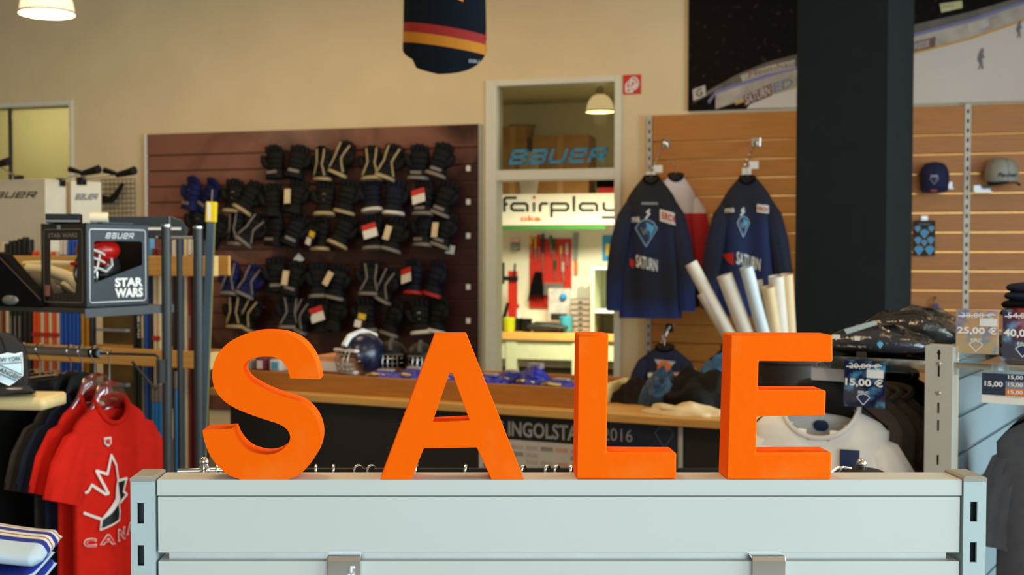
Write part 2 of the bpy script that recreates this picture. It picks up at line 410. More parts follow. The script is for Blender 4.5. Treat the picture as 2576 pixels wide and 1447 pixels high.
MB().box(a0, a1, 2.3, 2.6, zs + .05, zs + .2).build('body', black_cloth, t, bevel=.02)
MB().box(a0 + .02, a1 - .02, 2.29, 2.6, zs, zs + .06).build('base', print_red, t, bevel=.01)
sb = 2.2
sl, sr, s0, s1 = W.a(1236, sb), W.a(1640, sb), W.z(1395, 566, sb), W.z(1395, 488, sb)
t = thing('shop_sign', 'white backlit sign with rounded black lettering above the workbench', 'sign', W, ((sl + sr) / 2, sb, s0))
sg = emis('lit_sign', (246, 240, 206), .32)
MB().box(sl, sr, sb, sb + .08, s0, s1).build('panel', sg, t, bevel=.004)
FP = [[(132, 278), (132, 142), (146, 127), (266, 127)], [(132, 200), (164, 200)], [(395, 276), (395, 214), (374, 192), (236, 192), (212, 214), (212, 248), (236, 268), (356, 268)], [(470, 186), (470, 278)],
      [(540, 278), (540, 214), (560, 192), (622, 192)], [(670, 342), (670, 192), (840, 192), (862, 214), (862, 248), (840, 268), (690, 268)], [(928, 116), (928, 280)],
      [(1190, 276), (1190, 214), (1168, 192), (1020, 192), (996, 214), (996, 248), (1020, 268), (1150, 268)], [(1270, 186), (1270, 248), (1290, 268), (1450, 268)], [(1450, 186), (1450, 330), (1430, 350), (1254, 350)]]
for st_ in FP: strokes([W.p(1240 + x * .2198, 470 + y * .2198, sb) for x, y in st_], .026, sb - .003, 'lettering', print_black, t)
lettering('oke', [W.p(1309, 557, sb), W.p(1360, 557, sb), W.p(1360, 542, sb), W.p(1309, 542, sb)], sb - .004, 'lettering', print_orange, t, bold=.03)
p = W.p(1344, 497, sb); MB().lathe([(.001, 0), (.016, 0), (.016, .003), (.001, .003)], 12, M=Matrix.Translation((p[0], sb - .006, p[1])) @ Matrix.Rotation(pi / 2, 4, 'X')).build('letter_dot', print_orange, t)
g0, g1 = W.z(1395, 577, sb), W.z(1395, 569, sb)
MB().box(W.a(1252, sb), W.a(1522, sb), sb + .005, sb + .05, g0, g1).build('green_strip', print_green, t)
# workbench
bf = 2.0; bt = W.z(1350, 838, bf); bb = W.z(1350, 856, bf)
t = thing('workbench', 'pale green workbench with a wooden top in the workshop', 'workbench', W, (W.a(1350, bf), bf, 0))
gw = mat('pale_green_lacquer', (190, 194, 158), .5, var=.03)
ba0, ba1 = W.a(1180, bf), W.a(1700, bf)
MB().box(ba0, ba1, bf, wsb - .02, bb, bt).build('tabletop', maple, t, bevel=.004)
MB().box(ba0 + .02, ba1 - .02, bf + .03, bf + .06, W.z(1350, 905, bf), bb).build('apron', gw, t)
for px in (1285, 1452, 1640):
    a = W.a(px, bf); MB().box(a - .05, a + .05, bf + .02, bf + .12, 0, bb).build('leg', gw, t)
MB().box(ba0 + .05, ba1 - .05, bf + .25, wsb - .05, .38, .40).build('lower_shelf', mat('dark_olive', (92, 92, 70), .6), t)
# pegboard with tools
pb = wsb - .03
pa0, pa1, pz0, pz1 = W.a(1332, pb), W.a(1437, pb), W.z(1385, 728, pb), W.z(1385, 600, pb)
redp = mat('red_enamel', (196, 40, 20), .4, var=.06)
t = thing('pegboard', 'red tool pegboard on the workshop wall', 'pegboard', W, ((pa0 + pa1) / 2, pb, pz0))
MB().box(pa0, pa1, pb, wsb - .005, pz0, pz1).build('board', redp, t, bevel=.003)
MB().box(pa0, W.a(1378, pb), pb, wsb - .005, W.z(1355, 775, pb), pz0).build('board_extension', redp, t, bevel=.003)
MB().box(W.a(1362, pb), W.a(1420, pb), pb - .06, pb, W.z(1385, 742, pb), W.z(1385, 712, pb)).build('tool_rail', steel, t)
tools = [(1336, 592, 642, 'yellow', (214, 160, 30)), (1347, 594, 660, 'yellow', (200, 150, 40)), (1356, 590, 655, 'red', (170, 30, 20)), (1366, 588, 690, 'black', (40, 36, 34)),
         (1386, 592, 640, 'green', (36, 110, 50)), (1393, 600, 660, 'dark green', (30, 80, 44)), (1411, 618, 662, 'wooden', (200, 160, 90)), (1426, 612, 670, 'steel', (170, 170, 166)),
         (1396, 655, 705, 'green and black', (30, 70, 46)), (1416, 660, 710, 'silver', (180, 176, 170))]
for i, (px, y0, y1, cn, cc) in enumerate(tools):
    a, z1 = W.p(px, y0, pb - .03); z0 = W.z(px, y1, pb - .03); zm = z0 + (z1 - z0) * .52
    t = thing('hand_tool', f'{cn} handled tool, number {i + 1} counted along the red pegboard', 'tool', W, (a, pb - .03, z0), 'tools on the red pegboard')
    t['label'] = ['yellow handled screwdriver at the top left of the pegboard', 'second yellow handled screwdriver from the left on the pegboard', 'dark red handled pliers on the upper pegboard', 'long black file hanging at the middle of the pegboard',
                  'green handled screwdriver on the upper pegboard', 'dark green handled pliers right of the green screwdriver', 'short wooden handled hammer on the pegboard', 'slim steel spanner near the right edge of the pegboard',
                  'green and black grip low on the pegboard', 'silver snips at the lower right of the pegboard'][i]
    MB().tube([(a, pb - .03, z1), (a, pb - .032, zm)], [.016, .012], 8).build('handle', mat('tool_' + cn, cc, .4), t, angle=40)
    MB().tube([(a, pb - .03, zm), (a + .006, pb - .03, z0)], [.008, .005], 6).build('blade', steel, t, angle=40)
# red clamp stand
cb = 2.3; a0, a1 = W.a(1278, cb), W.a(1297, cb); zc0, zc1 = bt, W.z(1288, 682, cb)
t = thing('sharpening_stand', 'upright red clamp stand at the left on the workbench', 'tool', W, ((a0 + a1) / 2, cb, bt))
MB().box(a0, a1, cb, cb + .08, zc0, zc1).build('column', redp, t, bevel=.004)
MB().box(a0 - .06, a1 + .02, cb - .03, cb + .02, zc1 - .09, zc1 - .05).build('clamp_arm', black, t, bevel=.004)
MB().tube([(a0 - .04, cb - .02, zc1 - .12), (a0 - .04, cb - .02, zc1 + .08)], .012).build('clamp_screw', black, t)
MB().tube([(a1 - .01, cb - .02, zc1 - .05), (a1, cb - .02, zc1 + .07)], .01).build('clamp_screw', black, t)
MB().tube([(a0 - .05, cb - .03, bt + .01), (a0 - .03, cb - .03, bt + .12), (a0 + .005, cb - .02, bt + .26)], [.03, .02, .015]).build('lever', black, t, angle=50)
# soap dispenser, saw, notice, drawers, shelf cabinet
a, z = W.p(1297, 615, pb); t = thing('soap_dispenser', 'small white and pink wall dispenser beside the pegboard', 'dispenser', W, (a, pb, z))
MB().box(a - .04, a + .04, pb - .05, wsb - .005, z - .06, z + .02).build('body', print_grey, t, bevel=.01)
MB().box(a - .045, a + .045, pb - .055, wsb - .005, z + .02, z + .07).build('lid', mat('pink_plastic', (236, 190, 190), .4), t, bevel=.01)
a, z = W.p(1448, 585, pb); t = thing('hand_saw', 'grey steel saw with an orange grip hanging right of the pegboard', 'saw', W, (a, pb, z - .3))
MB().prism([(a - .02, z), (a + .03, z), (a + .015, z - .27), (a - .02, z - .27)], pb, pb + .006).build('blade', mat('saw_steel', (150, 156, 146), .4, .6), t)
MB().box(a - .012, a + .018, pb - .01, pb + .014, z - .40, z - .28).build('grip', print_orange, t, bevel=.006)
a0, z1 = W.p(1515, 592, pb); a1, z0 = W.p(1545, 656, pb); t = thing('notice', 'light blue notice sheet on the workshop wall behind the jersey', 'notice', W, (a0, pb, z0))
MB().box(a0, a1, wsb - .012, wsb - .004, z0, z1).build('sheet', print_blue, t)
MB().box(a0 + .03, a1, wsb - .014, wsb - .012, z0 + .05, z0 + .16).build('print_block', print_yellow, t)
db = 2.25; a0, a1 = W.a(1435, db), W.a(1486, db); z1 = W.z(1460, 752, db); z0 = bt
t = thing('drawer_cabinet', 'small steel drawer cabinet standing on the workbench', 'cabinet', W, ((a0 + a1) / 2, db, bt))
MB().box(a0, a1, db + .01, db + .25, z0, z1).build('body', mat('dull_metal', (150, 140, 128), .5, .3), t)
for k in range(6):
    h = (z1 - z0) / 6; d = MB().box(a0 + .006, a1 - .006, db - .004, db + .012, z0 + k * h + .006, z0 + (k + 1) * h - .01).build('drawer', mat('drawer_front', (176, 160, 142), .5), t)
    MB().box((a0 + a1) / 2 - .02, (a0 + a1) / 2 + .02, db - .014, db - .004, z0 + k * h + h * .4, z0 + k * h + h * .55).build('pull', black, d)
for k in range(6):
    a = a0 + .05 + k * .022; solo(MB().tube([(a, db + .1, z1), (a + .004, db + .1, z1 + .10 + .01 * (k % 3))], .006, 6), 'drill_bit', steel, f'slim steel drill bit upright on the drawer cabinet, {["first", "second", "third", "fourth", "fifth", "sixth"][k]} from left', 'drill bit', W, (a, db + .1, z1), 'drill bits on the drawer cabinet')
kb = 2.0; a0, a1, z1 = W.a(1492, kb), W.a(1600, kb), W.z(1520, 668, kb)
t = thing('open_cabinet', 'pale green open shelf cabinet at the right of the workshop', 'cabinet', W, ((a0 + a1) / 2, kb - .12, 0))
MB().box(a0, a0 + .03, kb - .12, kb + .4, bt + .001, z1).build('side_panel', gw, t)
MB().box(a1 - .03, a1, kb - .12, kb + .4, bt + .001, z1).build('side_panel', gw, t)
MB().box(a0, a1, kb + .38, kb + .4, bt + .001, z1).build('back_panel', gw, t)
for y in (672, 780): 
    zz = W.z(1520, y, kb); MB().box(a0 + .03, a1 - .03, kb - .11, kb + .38, zz - .02, zz).build('shelf', white_m, t)
# clutter on the workbench
def rpot(px, b, r, h, m, name, label, cat):
    a = W.a(px, b); t = thing(name, label, cat, W, (a, b, bt))
    MB().lathe([(r * .8, 0), (r, h * .15), (r * 1.02, h), (r * .85, h), (r * .8, h * .1)], 16, (a, b, bt), False).build('body', m, t, angle=40)
    MB().lathe([(r * 1.06, h * .86), (r * 1.08, h * .93), (r * 1.06, h), (r * .9, h)], 16, (a, b, bt)).build('rim', m, t, angle=40)
rpot(1281, 2.12, .055, .13, mat('lime_plastic', (190, 200, 30), .4), 'pot', 'lime yellow pot on the workbench', 'pot')
rpot(1257, 2.2, .045, .10, black, 'pot', 'black pot at the far left end of the workbench', 'pot')
rpot(1303, 2.2, .05, .12, black, 'pot', 'black pot just right of the lime pot on the workbench', 'pot')
rpot(1325, 2.15, .05, .12, black, 'pot', 'black round tin at the middle of the workbench', 'pot')
rpot(1425, 2.15, .06, .15, mat('teal_plastic', (70, 160, 176), .4), 'beaker', 'light blue beaker near the right end of the workbench', 'beaker')
a = W.a(1302, 2.45); t = thing('bottle', 'white spray bottle behind the pots on the workbench', 'bottle', W, (a, 2.45, bt))
MB().lathe([(.001, 0), (.035, 0), (.035, .13), (.015, .17), (.012, .2)], 14, (a, 2.45, bt)).build('body', white_m, t, angle=40)
MB().lathe([(.016, .2), (.016, .24), (.001, .24)], 10, (a, 2.45, bt)).build('cap', print_red, t, angle=40)
t = thing('skate_blade_holder', 'dark metal skate holder lying on the workbench', 'tool', W, (W.a(1375, 2.1), 2.1, bt))
a = W.a(1375, 2.1)
MB().loft([[(a + x, 2.1 + .05 * cos(q), bt + .05 + h * sin(q)) for q in [j * pi / 5 for j in range(10)]] for x, h in ((-.17, .02), (-.1, .05), (0, .045), (.1, .03), (.2, .012))]).build('body', mat('dark_steel', (56, 58, 54), .4, .5), t, angle=50)
MB().box(a - .12, a + .16, 2.08, 2.12, bt + .0, bt + .02).build('base', black, t)
a0, a1, z0, z1 = W.a(1378, 2.55), W.a(1434, 2.55), W.z(1400, 810, 2.55), W.z(1400, 726, 2.55)
t = thing('parts_bag', 'clear plastic bag of small parts hanging under the pegboard', 'bag', W, ((a0 + a1) / 2, 2.55, z0))
MB().box(a0, a1, 2.56, 2.6, z0, z1).build('bag', mat('milky_plastic', (206, 204, 196), .25, var=.15, scale=14), t, bevel=.01)
MB().ball(((a0 + a1) / 2 + .04, 2.55, z1 - .08), .035, 6).build('clip', print_blue, t, angle=60)
MB().box(a0 + .03, a1 - .03, 2.55, 2.57, z0 + .02, z0 + .08).build('parts', mat('dark_steel', (56, 58, 54), .4), t)
a = W.a(1350, 2.6); z = W.z(1350, 690, 2.6); t = thing('strap_bundle', 'dark straps and a red cloth hanging on the lower pegboard', 'straps', W, (a, 2.6, z - .2))
for k in range(5): MB().tube([(a - .02 + k * .012, 2.66, z + .02), (a - .05 + k * .022, 2.64, z - .12), (a - .09 + k * .035, 2.65, z - .26)], [.012, .02, .006], 6).build('strap', black_cloth, t, angle=60)

# pendant lamps
def pendant(loc, r, label, e, cordz=ZC, em=10.0, col=(1, .8, .5)):
    t = thing('pendant_lamp', label, 'lamp', None, loc)
    x, y, z = loc
    MB().lathe([(r, 0), (r * 1.0, r * .05), (r * .93, r * .45), (r * .8, r * .8), (r * .58, r * 1.08), (r * .3, r * 1.25), (r * .28, r * 1.25), (r * .55, r * 1.06), (r * .77, r * .78), (r * .9, r * .45), (r * .97, r * .05), (r * .97, 0), (r, 0)], 28, loc).build('shade', emis('lamp_glass', (255, 236, 196), .85), t, angle=40)
    MB().lathe([(r * 1.01, 0), (r * 1.03, r * .06), (r * 1.01, r * .1), (r * .98, r * .06)], 28, loc).build('rim', mat('lamp_rim', (230, 220, 200), .3), t, angle=40)
    MB().lathe([(.01, r * 1.22), (r * .34, r * 1.22), (r * .3, r * 1.6), (.03, r * 1.75), (.01, r * 1.75)], 18, loc).build('socket_cap', steel, t, angle=40)
    MB().tube([(x, y, z + r * 1.7), (x, y, cordz)], .006, 6).build('cord', black, t)
    MB().ball((x, y, z + r * .72), r * .42, 8, (1, 1, 1.1)).build('bulb', emis('bulb_' + str(em), (255, 222, 168), em), t, angle=60)
    l = bpy.data.lights.new('lamp_bulb', 'POINT'); l.energy = e; l.color = col; l.shadow_soft_size = r * .5
    o = bpy.data.objects.new('lamp_bulb', l); COL.objects.link(o); o.location = (0, 0, -.05); o.parent = t
pendant(at(118, 36, 7.6), .172, 'glowing glass pendant lamp at the top left under the ceiling', 26)
q = W.w(W.a(1508, 1.6), 1.6, W.z(1508, 282, 1.6)); pendant(q, .12, 'small glowing glass pendant lamp inside the workshop', 4, em=14.0, col=(1, .92, .7))
# ---------------------------------------------------------------- front gondola
def gz(py): return at(1300, py, 1.442).z
def gx(px): return at(px, 1207, 1.442).x
top, GD = gz(1207), .05
gm = mat('gondola_laminate', (199, 204, 200), .5, var=.015, scale=3)
g = thing('gondola', 'low white slatwall gondola carrying the four orange letters', 'gondola', G1, ((gx(398) + gx(2418)) / 2, .025, 0))
xl, xr = gx(394), gx(2421)
MB().box(xl, xr, 0, GD, gz(1248), top).build('top_board', gm, g, bevel=.0012)
pitch = gz(1250) - gz(1412.5); sh = gz(1250) - gz(1391); zt = gz(1250); k = 0
while zt - sh > .1:
    MB().box(xl + .001, xr - .002, .0005, GD - .0005, zt - sh, zt).build('slat', gm, g, bevel=.001)
    MB().box(xl + .012, xr - .014, .012, GD - .012, zt - pitch - .0005, zt - sh + .0005).build('slot_insert', alu, g)
    zt -= pitch; k += 1
MB().box(xl, xr, -.01, GD + .01, 0, zt).build('plinth', grey_m, g)
for px0, px1 in ((329, 390), (2423, 2480)):
    a0, a1 = gx(px0), gx(px1); aw = (a0 + a1) / 2; sw = .0042
    ys = [1265, 1317, 1371, 1423] if px0 < 1000 else [1262, 1312, 1364, 1414]
    sc = aw + (gx(354) - gx(359.5) if px0 < 1000 else gx(2449) - gx(2451.5))
    zs_ = [gz(v) for v in ys]; p2 = zs_[0] - zs_[2]; hh = zs_[0] - zs_[1]
    mb = MB(); zt2 = gz(1211); z = zs_[0]
    mb.box(a0, sc - sw, -.002, .002, 0, zt2).box(sc + sw, a1, -.002, .002, 0, zt2)
    prev = zt2
    while z - hh > .12:
        mb.box(sc - sw, sc + sw, -.002, .002, z, prev); prev = z - hh; z -= p2
    mb.box(sc - sw, sc + sw, -.002, .002, 0, prev)
    mb.box(a0, a0 + .002, .002, GD, 0, zt2).box(a1 - .002, a1, .002, GD, 0, zt2).box(a0, a1, GD - .002, GD + .002, 0, zt2)
    po = mb.build('post', mat('post_grey', (176, 194, 196), .4, var=.02), g)
    MB().box(a0 + .006, a1 - .006, .01, .014, 0, zt2).build('inner_channel', mat('post_inside', (20, 26, 40), .5), po)
    ct = gz(1200)
    rings = []
    for dz, ins in ((gz(1211), 0), (gz(1203), 0), (gz(1201), .001), (gz(1199), .003)):
        rings.append([(a0 - .0005 + ins, -.003 + ins, dz), (a1 + .0005 - ins, -.003 + ins, dz), (a1 + .0005 - ins, GD + .003 - ins, dz), (a0 - .0005 + ins, GD + .003 - ins, dz)])
    MB().loft(rings).build('end_cap', mat('cap_grey', (150, 150, 142), .5), po)
    MB().box(aw - .03, aw + .03, -.12, .17, 0, .03).build('foot', grey_m, g)
for px0, px1, lab in ((823, 907, 'chrome slatwall hook hanging below the letter A'), (1891, 1975, 'chrome slatwall hook hanging below the letter E')):
    a0, a1 = gx(px0), gx(px1); zz = gz(1396)
    t = thing('slatwall_hook', lab, 'hook', G1, ((a0 + a1) / 2, 0, gz(1412)), 'chrome hooks in the gondola slot')
    MB().prism([(.011, zz - .001), (.011, zz - .0035), (-.002, zz - .005), (-.003, zz - .009), (-.003, zz - .07), (-.006, zz - .07), (-.006, zz - .006), (-.004, zz - .001)], a0, a1, M=Matrix(((0, 1, 0, 0), (1, 0, 0, 0), (0, 0, 1, 0), (0, 0, 0, 1)))).build('plate', chrome, t, bevel=.0006)
    MB().tube([((a0 + a1) / 2, -.006, zz - .055), ((a0 + a1) / 2, -.12, zz - .055), ((a0 + a1) / 2, -.125, zz - .045)], .004).build('prong', chrome, t, angle=40)

# ---------------------------------------------------------------- the four letters
om = mat('orange_paint', (255, 102, 0), .85, var=.05, scale=9, bump=.12, bscale=60, col2=(248, 132, 46), lo=.52, hi=.82, spec=.08)
YF = .001
def lp(pts, ox, oy, s):
    out = []
    for x, y in pts:
        q = at(ox + x * s, oy + y * s, 1.442 + YF); out.append((q.x, q.z))
    return out
def letter(name, outer, hole, label, depth):
    zb = min(p[1] for p in outer); outer = [(x, z - zb + top) for x, z in outer]; hole = [[(x, z - zb + top) for x, z in h] for h in hole]
    xs = [p[0] for p in outer]; cx = (min(xs) + max(xs)) / 2
    solo(MB().prism(outer, YF, YF + depth, hole), 'sale_letter', om, label, 'letter', G1, (cx, YF + depth / 2, top), 'freestanding letters spelling a word', angle=38, bevel=.0022)
S = [(1075, 505), (1058, 420), (1015, 300), (945, 200), (855, 130), (740, 90), (600, 78), (480, 88), (360, 125), (250, 190), (170, 280), (130, 380), (120, 470), (132, 560), (172, 640), (240, 710), (330, 765), (450, 815), (580, 860), (690, 895), (760, 930), (800, 975), (812, 1025), (795, 1075), (755, 1118), (690, 1158), (600, 1175), (500, 1160), (420, 1125), (360, 1070), (318, 1010), (292, 943), (32, 958), (52, 1060), (105, 1190), (185, 1290), (280, 1362), (375, 1395), (790, 1395), (880, 1360), (970, 1280), (1040, 1180), (1075, 1085), (1082, 990), (1062, 895), (1010, 800), (930, 725), (840, 685), (720, 650), (600, 602), (500, 552), (430, 505), (388, 448), (383, 405), (405, 368), (450, 332), (515, 311), (600, 303), (680, 312), (740, 345), (780, 400), (800, 450), (812, 497)]
sp = smooth_poly(S, corners=(0, 31, 32, 37, 38, 62), k=3)
letter('S', lp(sp, 500, 810, 330 / 1165), [], 'orange letter S, leftmost on the white gondola', .045)
A = lp([(540, 108), (825, 108), (1332, 1385), (1328, 1393), (1045, 1393), (915, 1110), (445, 1117), (335, 1393), (60, 1393), (64, 1375)], 940, 810, 390 / 1376)
Ah = lp([(672, 448), (698, 448), (850, 868), (522, 885)], 940, 810, 390 / 1376)
letter('A', A, [Ah], 'orange letter A with a triangular hole, second on the gondola', .045)
s2 = 860 / 1866
letter('L', lp([(382, 132), (545, 130), (534, 776), (916, 778), (914, 922), (372, 924)], 1280, 780, s2), [], 'orange letter L, third on the gondola', .045)
letter('E', lp([(210, 108), (1112, 112), (1114, 350), (456, 343), (450, 602), (1055, 603), (1047, 828), (440, 835), (433, 1157), (1107, 1155), (1100, 1395), (170, 1395)], 1780, 810, 340 / 1200), [], 'orange letter E, rightmost on the gondola', .045)

# ---------------------------------------------------------------- glove wall
gb = -.035
ga0, ga1 = W.a(372, gb), W.a(1204, gb)
gt = W.z(1204, 312, gb)
sepia = mat('sepia_print', (52, 20, 18), .35, col2=(128, 82, 68), scale=1.3, lo=.5, hi=.72, spec=.4)
nt = sepia.node_tree; N = nt.nodes; L = nt.links
N['Noise Texture'].inputs['Distortion'].default_value = .8
rp = [n for n in N if n.type == 'VALTORGB'][0]
sx = N.new('ShaderNodeSeparateXYZ'); L.new(N['Texture Coordinate'].outputs['Object'], sx.inputs[0])
m1 = N.new('ShaderNodeMath'); m1.operation = 'MULTIPLY'; m1.inputs[1].default_value = -.14; L.new(sx.outputs[0], m1.inputs[0])
m2 = N.new('ShaderNodeMath'); m2.operation = 'MULTIPLY'; m2.inputs[1].default_value = .11; L.new(sx.outputs[2], m2.inputs[0])
m3 = N.new('ShaderNodeMath'); m3.operation = 'ADD'; L.new(m1.outputs[0], m3.inputs[0]); L.new(m2.outputs[0], m3.inputs[1])
m4 = N.new('ShaderNodeMath'); m4.operation = 'ADD'; L.new(m3.outputs[0], m4.inputs[0]); L.new(N['Noise Texture'].outputs['Fac'], m4.inputs[1])
m5 = N.new('ShaderNodeMath'); m5.operation = 'SUBTRACT'; m5.inputs[1].default_value = .07; L.new(m4.outputs[0], m5.inputs[0]); L.new(m5.outputs[0], rp.inputs[0])
gp = thing('display_wall', 'dark maroon slatwall with a faded player print, hung with hockey gloves', 'slatwall', W, ((ga0 + ga1) / 2, gb, .25))
zz1, zz2 = W.z(1190, 371, gb), W.z(1190, 755, gb); gpit = (zz1 - zz2) / 9
backm = mat('slot_brown', (92, 58, 46), .3, .5)
MB().box(ga0, ga1, -.012, -.003, .25, gt).build('backing', mat('dark_backing', (40, 18, 16), .6), gp)
z = zz1; edges = [gt]
while z > .3: edges.append(z); z -= gpit
edges.append(.25)
for i in range(len(edges) - 1):
    MB().box(ga0, ga1, gb, -.012, edges[i + 1] + .006, edges[i] - (.006 if i else 0)).build('slat', sepia, gp, bevel=.002)
    if i: MB().box(ga0, ga1, -.022, -.012, edges[i] - .006, edges[i] + .004).build('slot_rail', backm, gp)
MB().box(ga0 - .02, ga0, gb - .004, -.002, .25, gt).build('edge_trim', white_m, gp)
MB().box(ga1, ga1 + .022, gb - .004, -.002, .25, gt).build('edge_trim', alu, gp)
for py in (424, 508, 593, 722, 807):
    a, z = W.p(1178, py, gb); MB().box(a - .015, a + .015, gb - .003, gb, z - .02, z + .02).build('price_label', paper, gp)
for px, py, rr in ((752, 652, 45), (1133, 628, 10)):
    a, z = W.p(px, py, gb); MB().box(-.032, .032, gb - .004, gb - .001, -.032, .032, M=Matrix.Translation((a, 0, z)) @ Matrix.Rotation(rad(rr), 4, 'Y')).build('price_label', paper, gp)

# gloves ------------------------------------------------------------
GM = {}
def ell(cx, cy, z, hw, hd, n=14, e=2.4):
    out = []
    for j in range(n):
        t = 2 * pi * j / n; c, s_ = cos(t), sin(t)
        out.append((cx + hw * math.copysign(abs(c) ** (2 / e), c), cy + hd * math.copysign(abs(s_) ** (2 / e), s_), z))
    return out
def glove_meshes(sx):
    if sx in GM: return GM[sx]
    M = Matrix.Scale(-1, 4, (1, 0, 0)) if sx < 0 else Matrix.Identity(4); D = {}
    D['cuff'] = MB().loft([ell(0, 0, z, w, d) for z, w, d in ((-.130, .080, .056), (-.105, .076, .054), (-.08, .069, .048), (-.05, .058, .042), (-.045, .05, .03))], True, True, M=M)
    D['cuff_band'] = MB().loft([ell(0, 0, z, w, d) for z, w, d in ((-.133, .079, .055), (-.132, .083, .059), (-.112, .080, .057), (-.110, .076, .052))], True, False, M=M)
    D['hand'] = MB().loft([ell(0, 0, z, w, d) for z, w, d in ((-.062, .054, .04), (-.055, .066, .052), (-.036, .068, .054), (-.030, .062, .048), (-.022, .070, .056), (.006, .072, .056), (.012, .066, .05), (.02, .074, .055), (.048, .072, .05), (.062, .06, .04))], M=M)
    D['finger'] = []
    for x, l in ((-.052, .05), (-.0175, .064), (.0175, .066), (.052, .056)):
        mb = MB(); P = [(x, 0, .045), (x, -.008, .056), (x, -.012, .062), (x, -.02, .048 + l * .5), (x, -.024, .048 + l * .56), (x, -.03, .048 + l * .8), (x, -.032, .046 + l), (x, -.03, .05 + l)]
        mb.tube(P, [.018, .023, .0205, .0225, .0195, .0215, .017, .006], 8, up=(0, 1, 0), M=M); D['finger'].append(mb)
    D['thumb'] = MB().tube([(.045, -.02, -.045), (.070, -.03, -.025), (.082, -.036, .004), (.084, -.04, .034), (.082, -.04, .044)], [.018, .028, .027, .022, .008], 9, M=M)
    D['piping'] = []
    for P in (((-.062, -.036, -.10), (-.052, -.05, -.05), (-.044, -.058, -.02), (-.05, -.052, .03), (-.05, -.05, .088)), ((.06, -.036, -.10), (.03, -.054, -.05), (.012, -.06, -.015), (.02, -.058, .03), (.034, -.052, .088))):
        D['piping'].append(MB().tube(P, .0075, 6, M=M))
    D['palm_patch'] = MB().ball((0.0, -.043, -.004), .03, 6, (1, .3, 1.1), M=M)
    D['logo'] = MB().box(-.04, .04, -.062, -.05, -.098, -.078, M=M)
    def fin(mb, nm):
        me = mb.mesh(nm, angle=50); me.materials.append(None)
        if sx < 0: me.flip_normals()
        return me
    GM[sx] = {k: ([fin(x, k) for x in v] if isinstance(v, list) else fin(v, k)) for k, v in D.items()}
    return GM[sx]
def inst(me, name, m, parent):
    o = bpy.data.objects.new(name, me); COL.objects.link(o); o.parent = parent
    o.material_slots[0].link = 'OBJECT'; o.material_slots[0].material = m; return o
gc = {'black': mat('glove_black', (8, 8, 8), .7, var=.2, scale=40, bump=.2, spec=.25), 'navy': mat('glove_navy', (9, 13, 32), .7, var=.15, scale=40, bump=.2, spec=.25),
      'blue': mat('glove_blue', (14, 20, 74), .7, var=.15, scale=40, bump=.2, spec=.25), 'dark navy': mat('glove_dark_navy', (8, 10, 18), .7, var=.15, scale=40, bump=.2, spec=.25),
      'white': mat('glove_white', (214, 208, 196), .6, var=.06), 'grey': mat('glove_grey', (120, 112, 106), .6, var=.1), 'tan': mat('glove_tan', (170, 150, 110), .7, var=.1),
      'red': mat('glove_red', (170, 26, 30), .6, var=.1), 'gold': mat('glove_gold', (206, 160, 90), .6, var=.1)}
ORD = ['first', 'second', 'third', 'fourth', 'fifth', 'sixth']
ROWN = ['top row', 'second row', 'third row', 'fourth row', 'lowest row']
# pair: (left xy, right xy, colour, trim, style flags, tilt)
PAIRS = [
 [((693, 405), (749, 405), 'black', 'grey', 'l', 8), ((815, 408), (866, 396), 'black', 'tan', 'pb', 16), ((938, 408), (984, 405), 'black', 'tan', 'pb', 14), ((1056, 405), (1110, 400), 'dark navy', 'grey', 'lb', 18)],
 [((486, 484), (531, 488), 'blue', 'grey', 'lm', 22), ((591, 490), (632, 494), 'black', 'tan', 'mb', 25), ((687, 502), (747, 492), 'black', 'grey', 't', 10), ((819, 496), (876, 492), 'black', 'tan', 'mb', 15), ((936, 486), (994, 494), 'navy', 'white', 'b', 4), ((1068, 496), (1122, 496), 'dark navy', 'grey', 'lbr', 14)],
 [((500, 556), (548, 578), 'black', 'grey', 'm', 20), ((596, 569), (638, 575), 'black', 'grey', 'pb', 24), ((693, 572), (745, 577), 'dark navy', 'grey', 'l', 16), ((808, 583), (866, 577), 'black', 'tan', 'mby', 18), ((940, 583), (994, 588), 'black', 'grey', 'btr', 14), ((1068, 572), (1122, 577), 'dark navy', 'grey', 'lbt', 18)],
 [((583, 697), (633, 704), 'blue', 'grey', 'pb', 18), ((695, 688), (741, 697), 'black', 'grey', 'lt', 12), ((803, 702), (851, 706), 'dark navy', 'grey', 'bt', 12), ((931, 697), (980, 714), 'black', 'grey', 'pb', 20), ((1043, 693), (1100, 697), 'navy', 'red', 'mbr', 12)],
 [((595, 780), (637, 785), 'black', 'tan', 'pb', 18), ((728, 782), (768, 790), 'dark navy', 'grey', 'pb', 18), ((808, 788), (846, 786), 'black', 'grey', 'mr', 10), ((921, 789), (992, 797), 'black', 'grey', 'by', 10), ((1058, 793), (1106, 789), 'black', 'white', 'mb', 6)]]
gi = 0
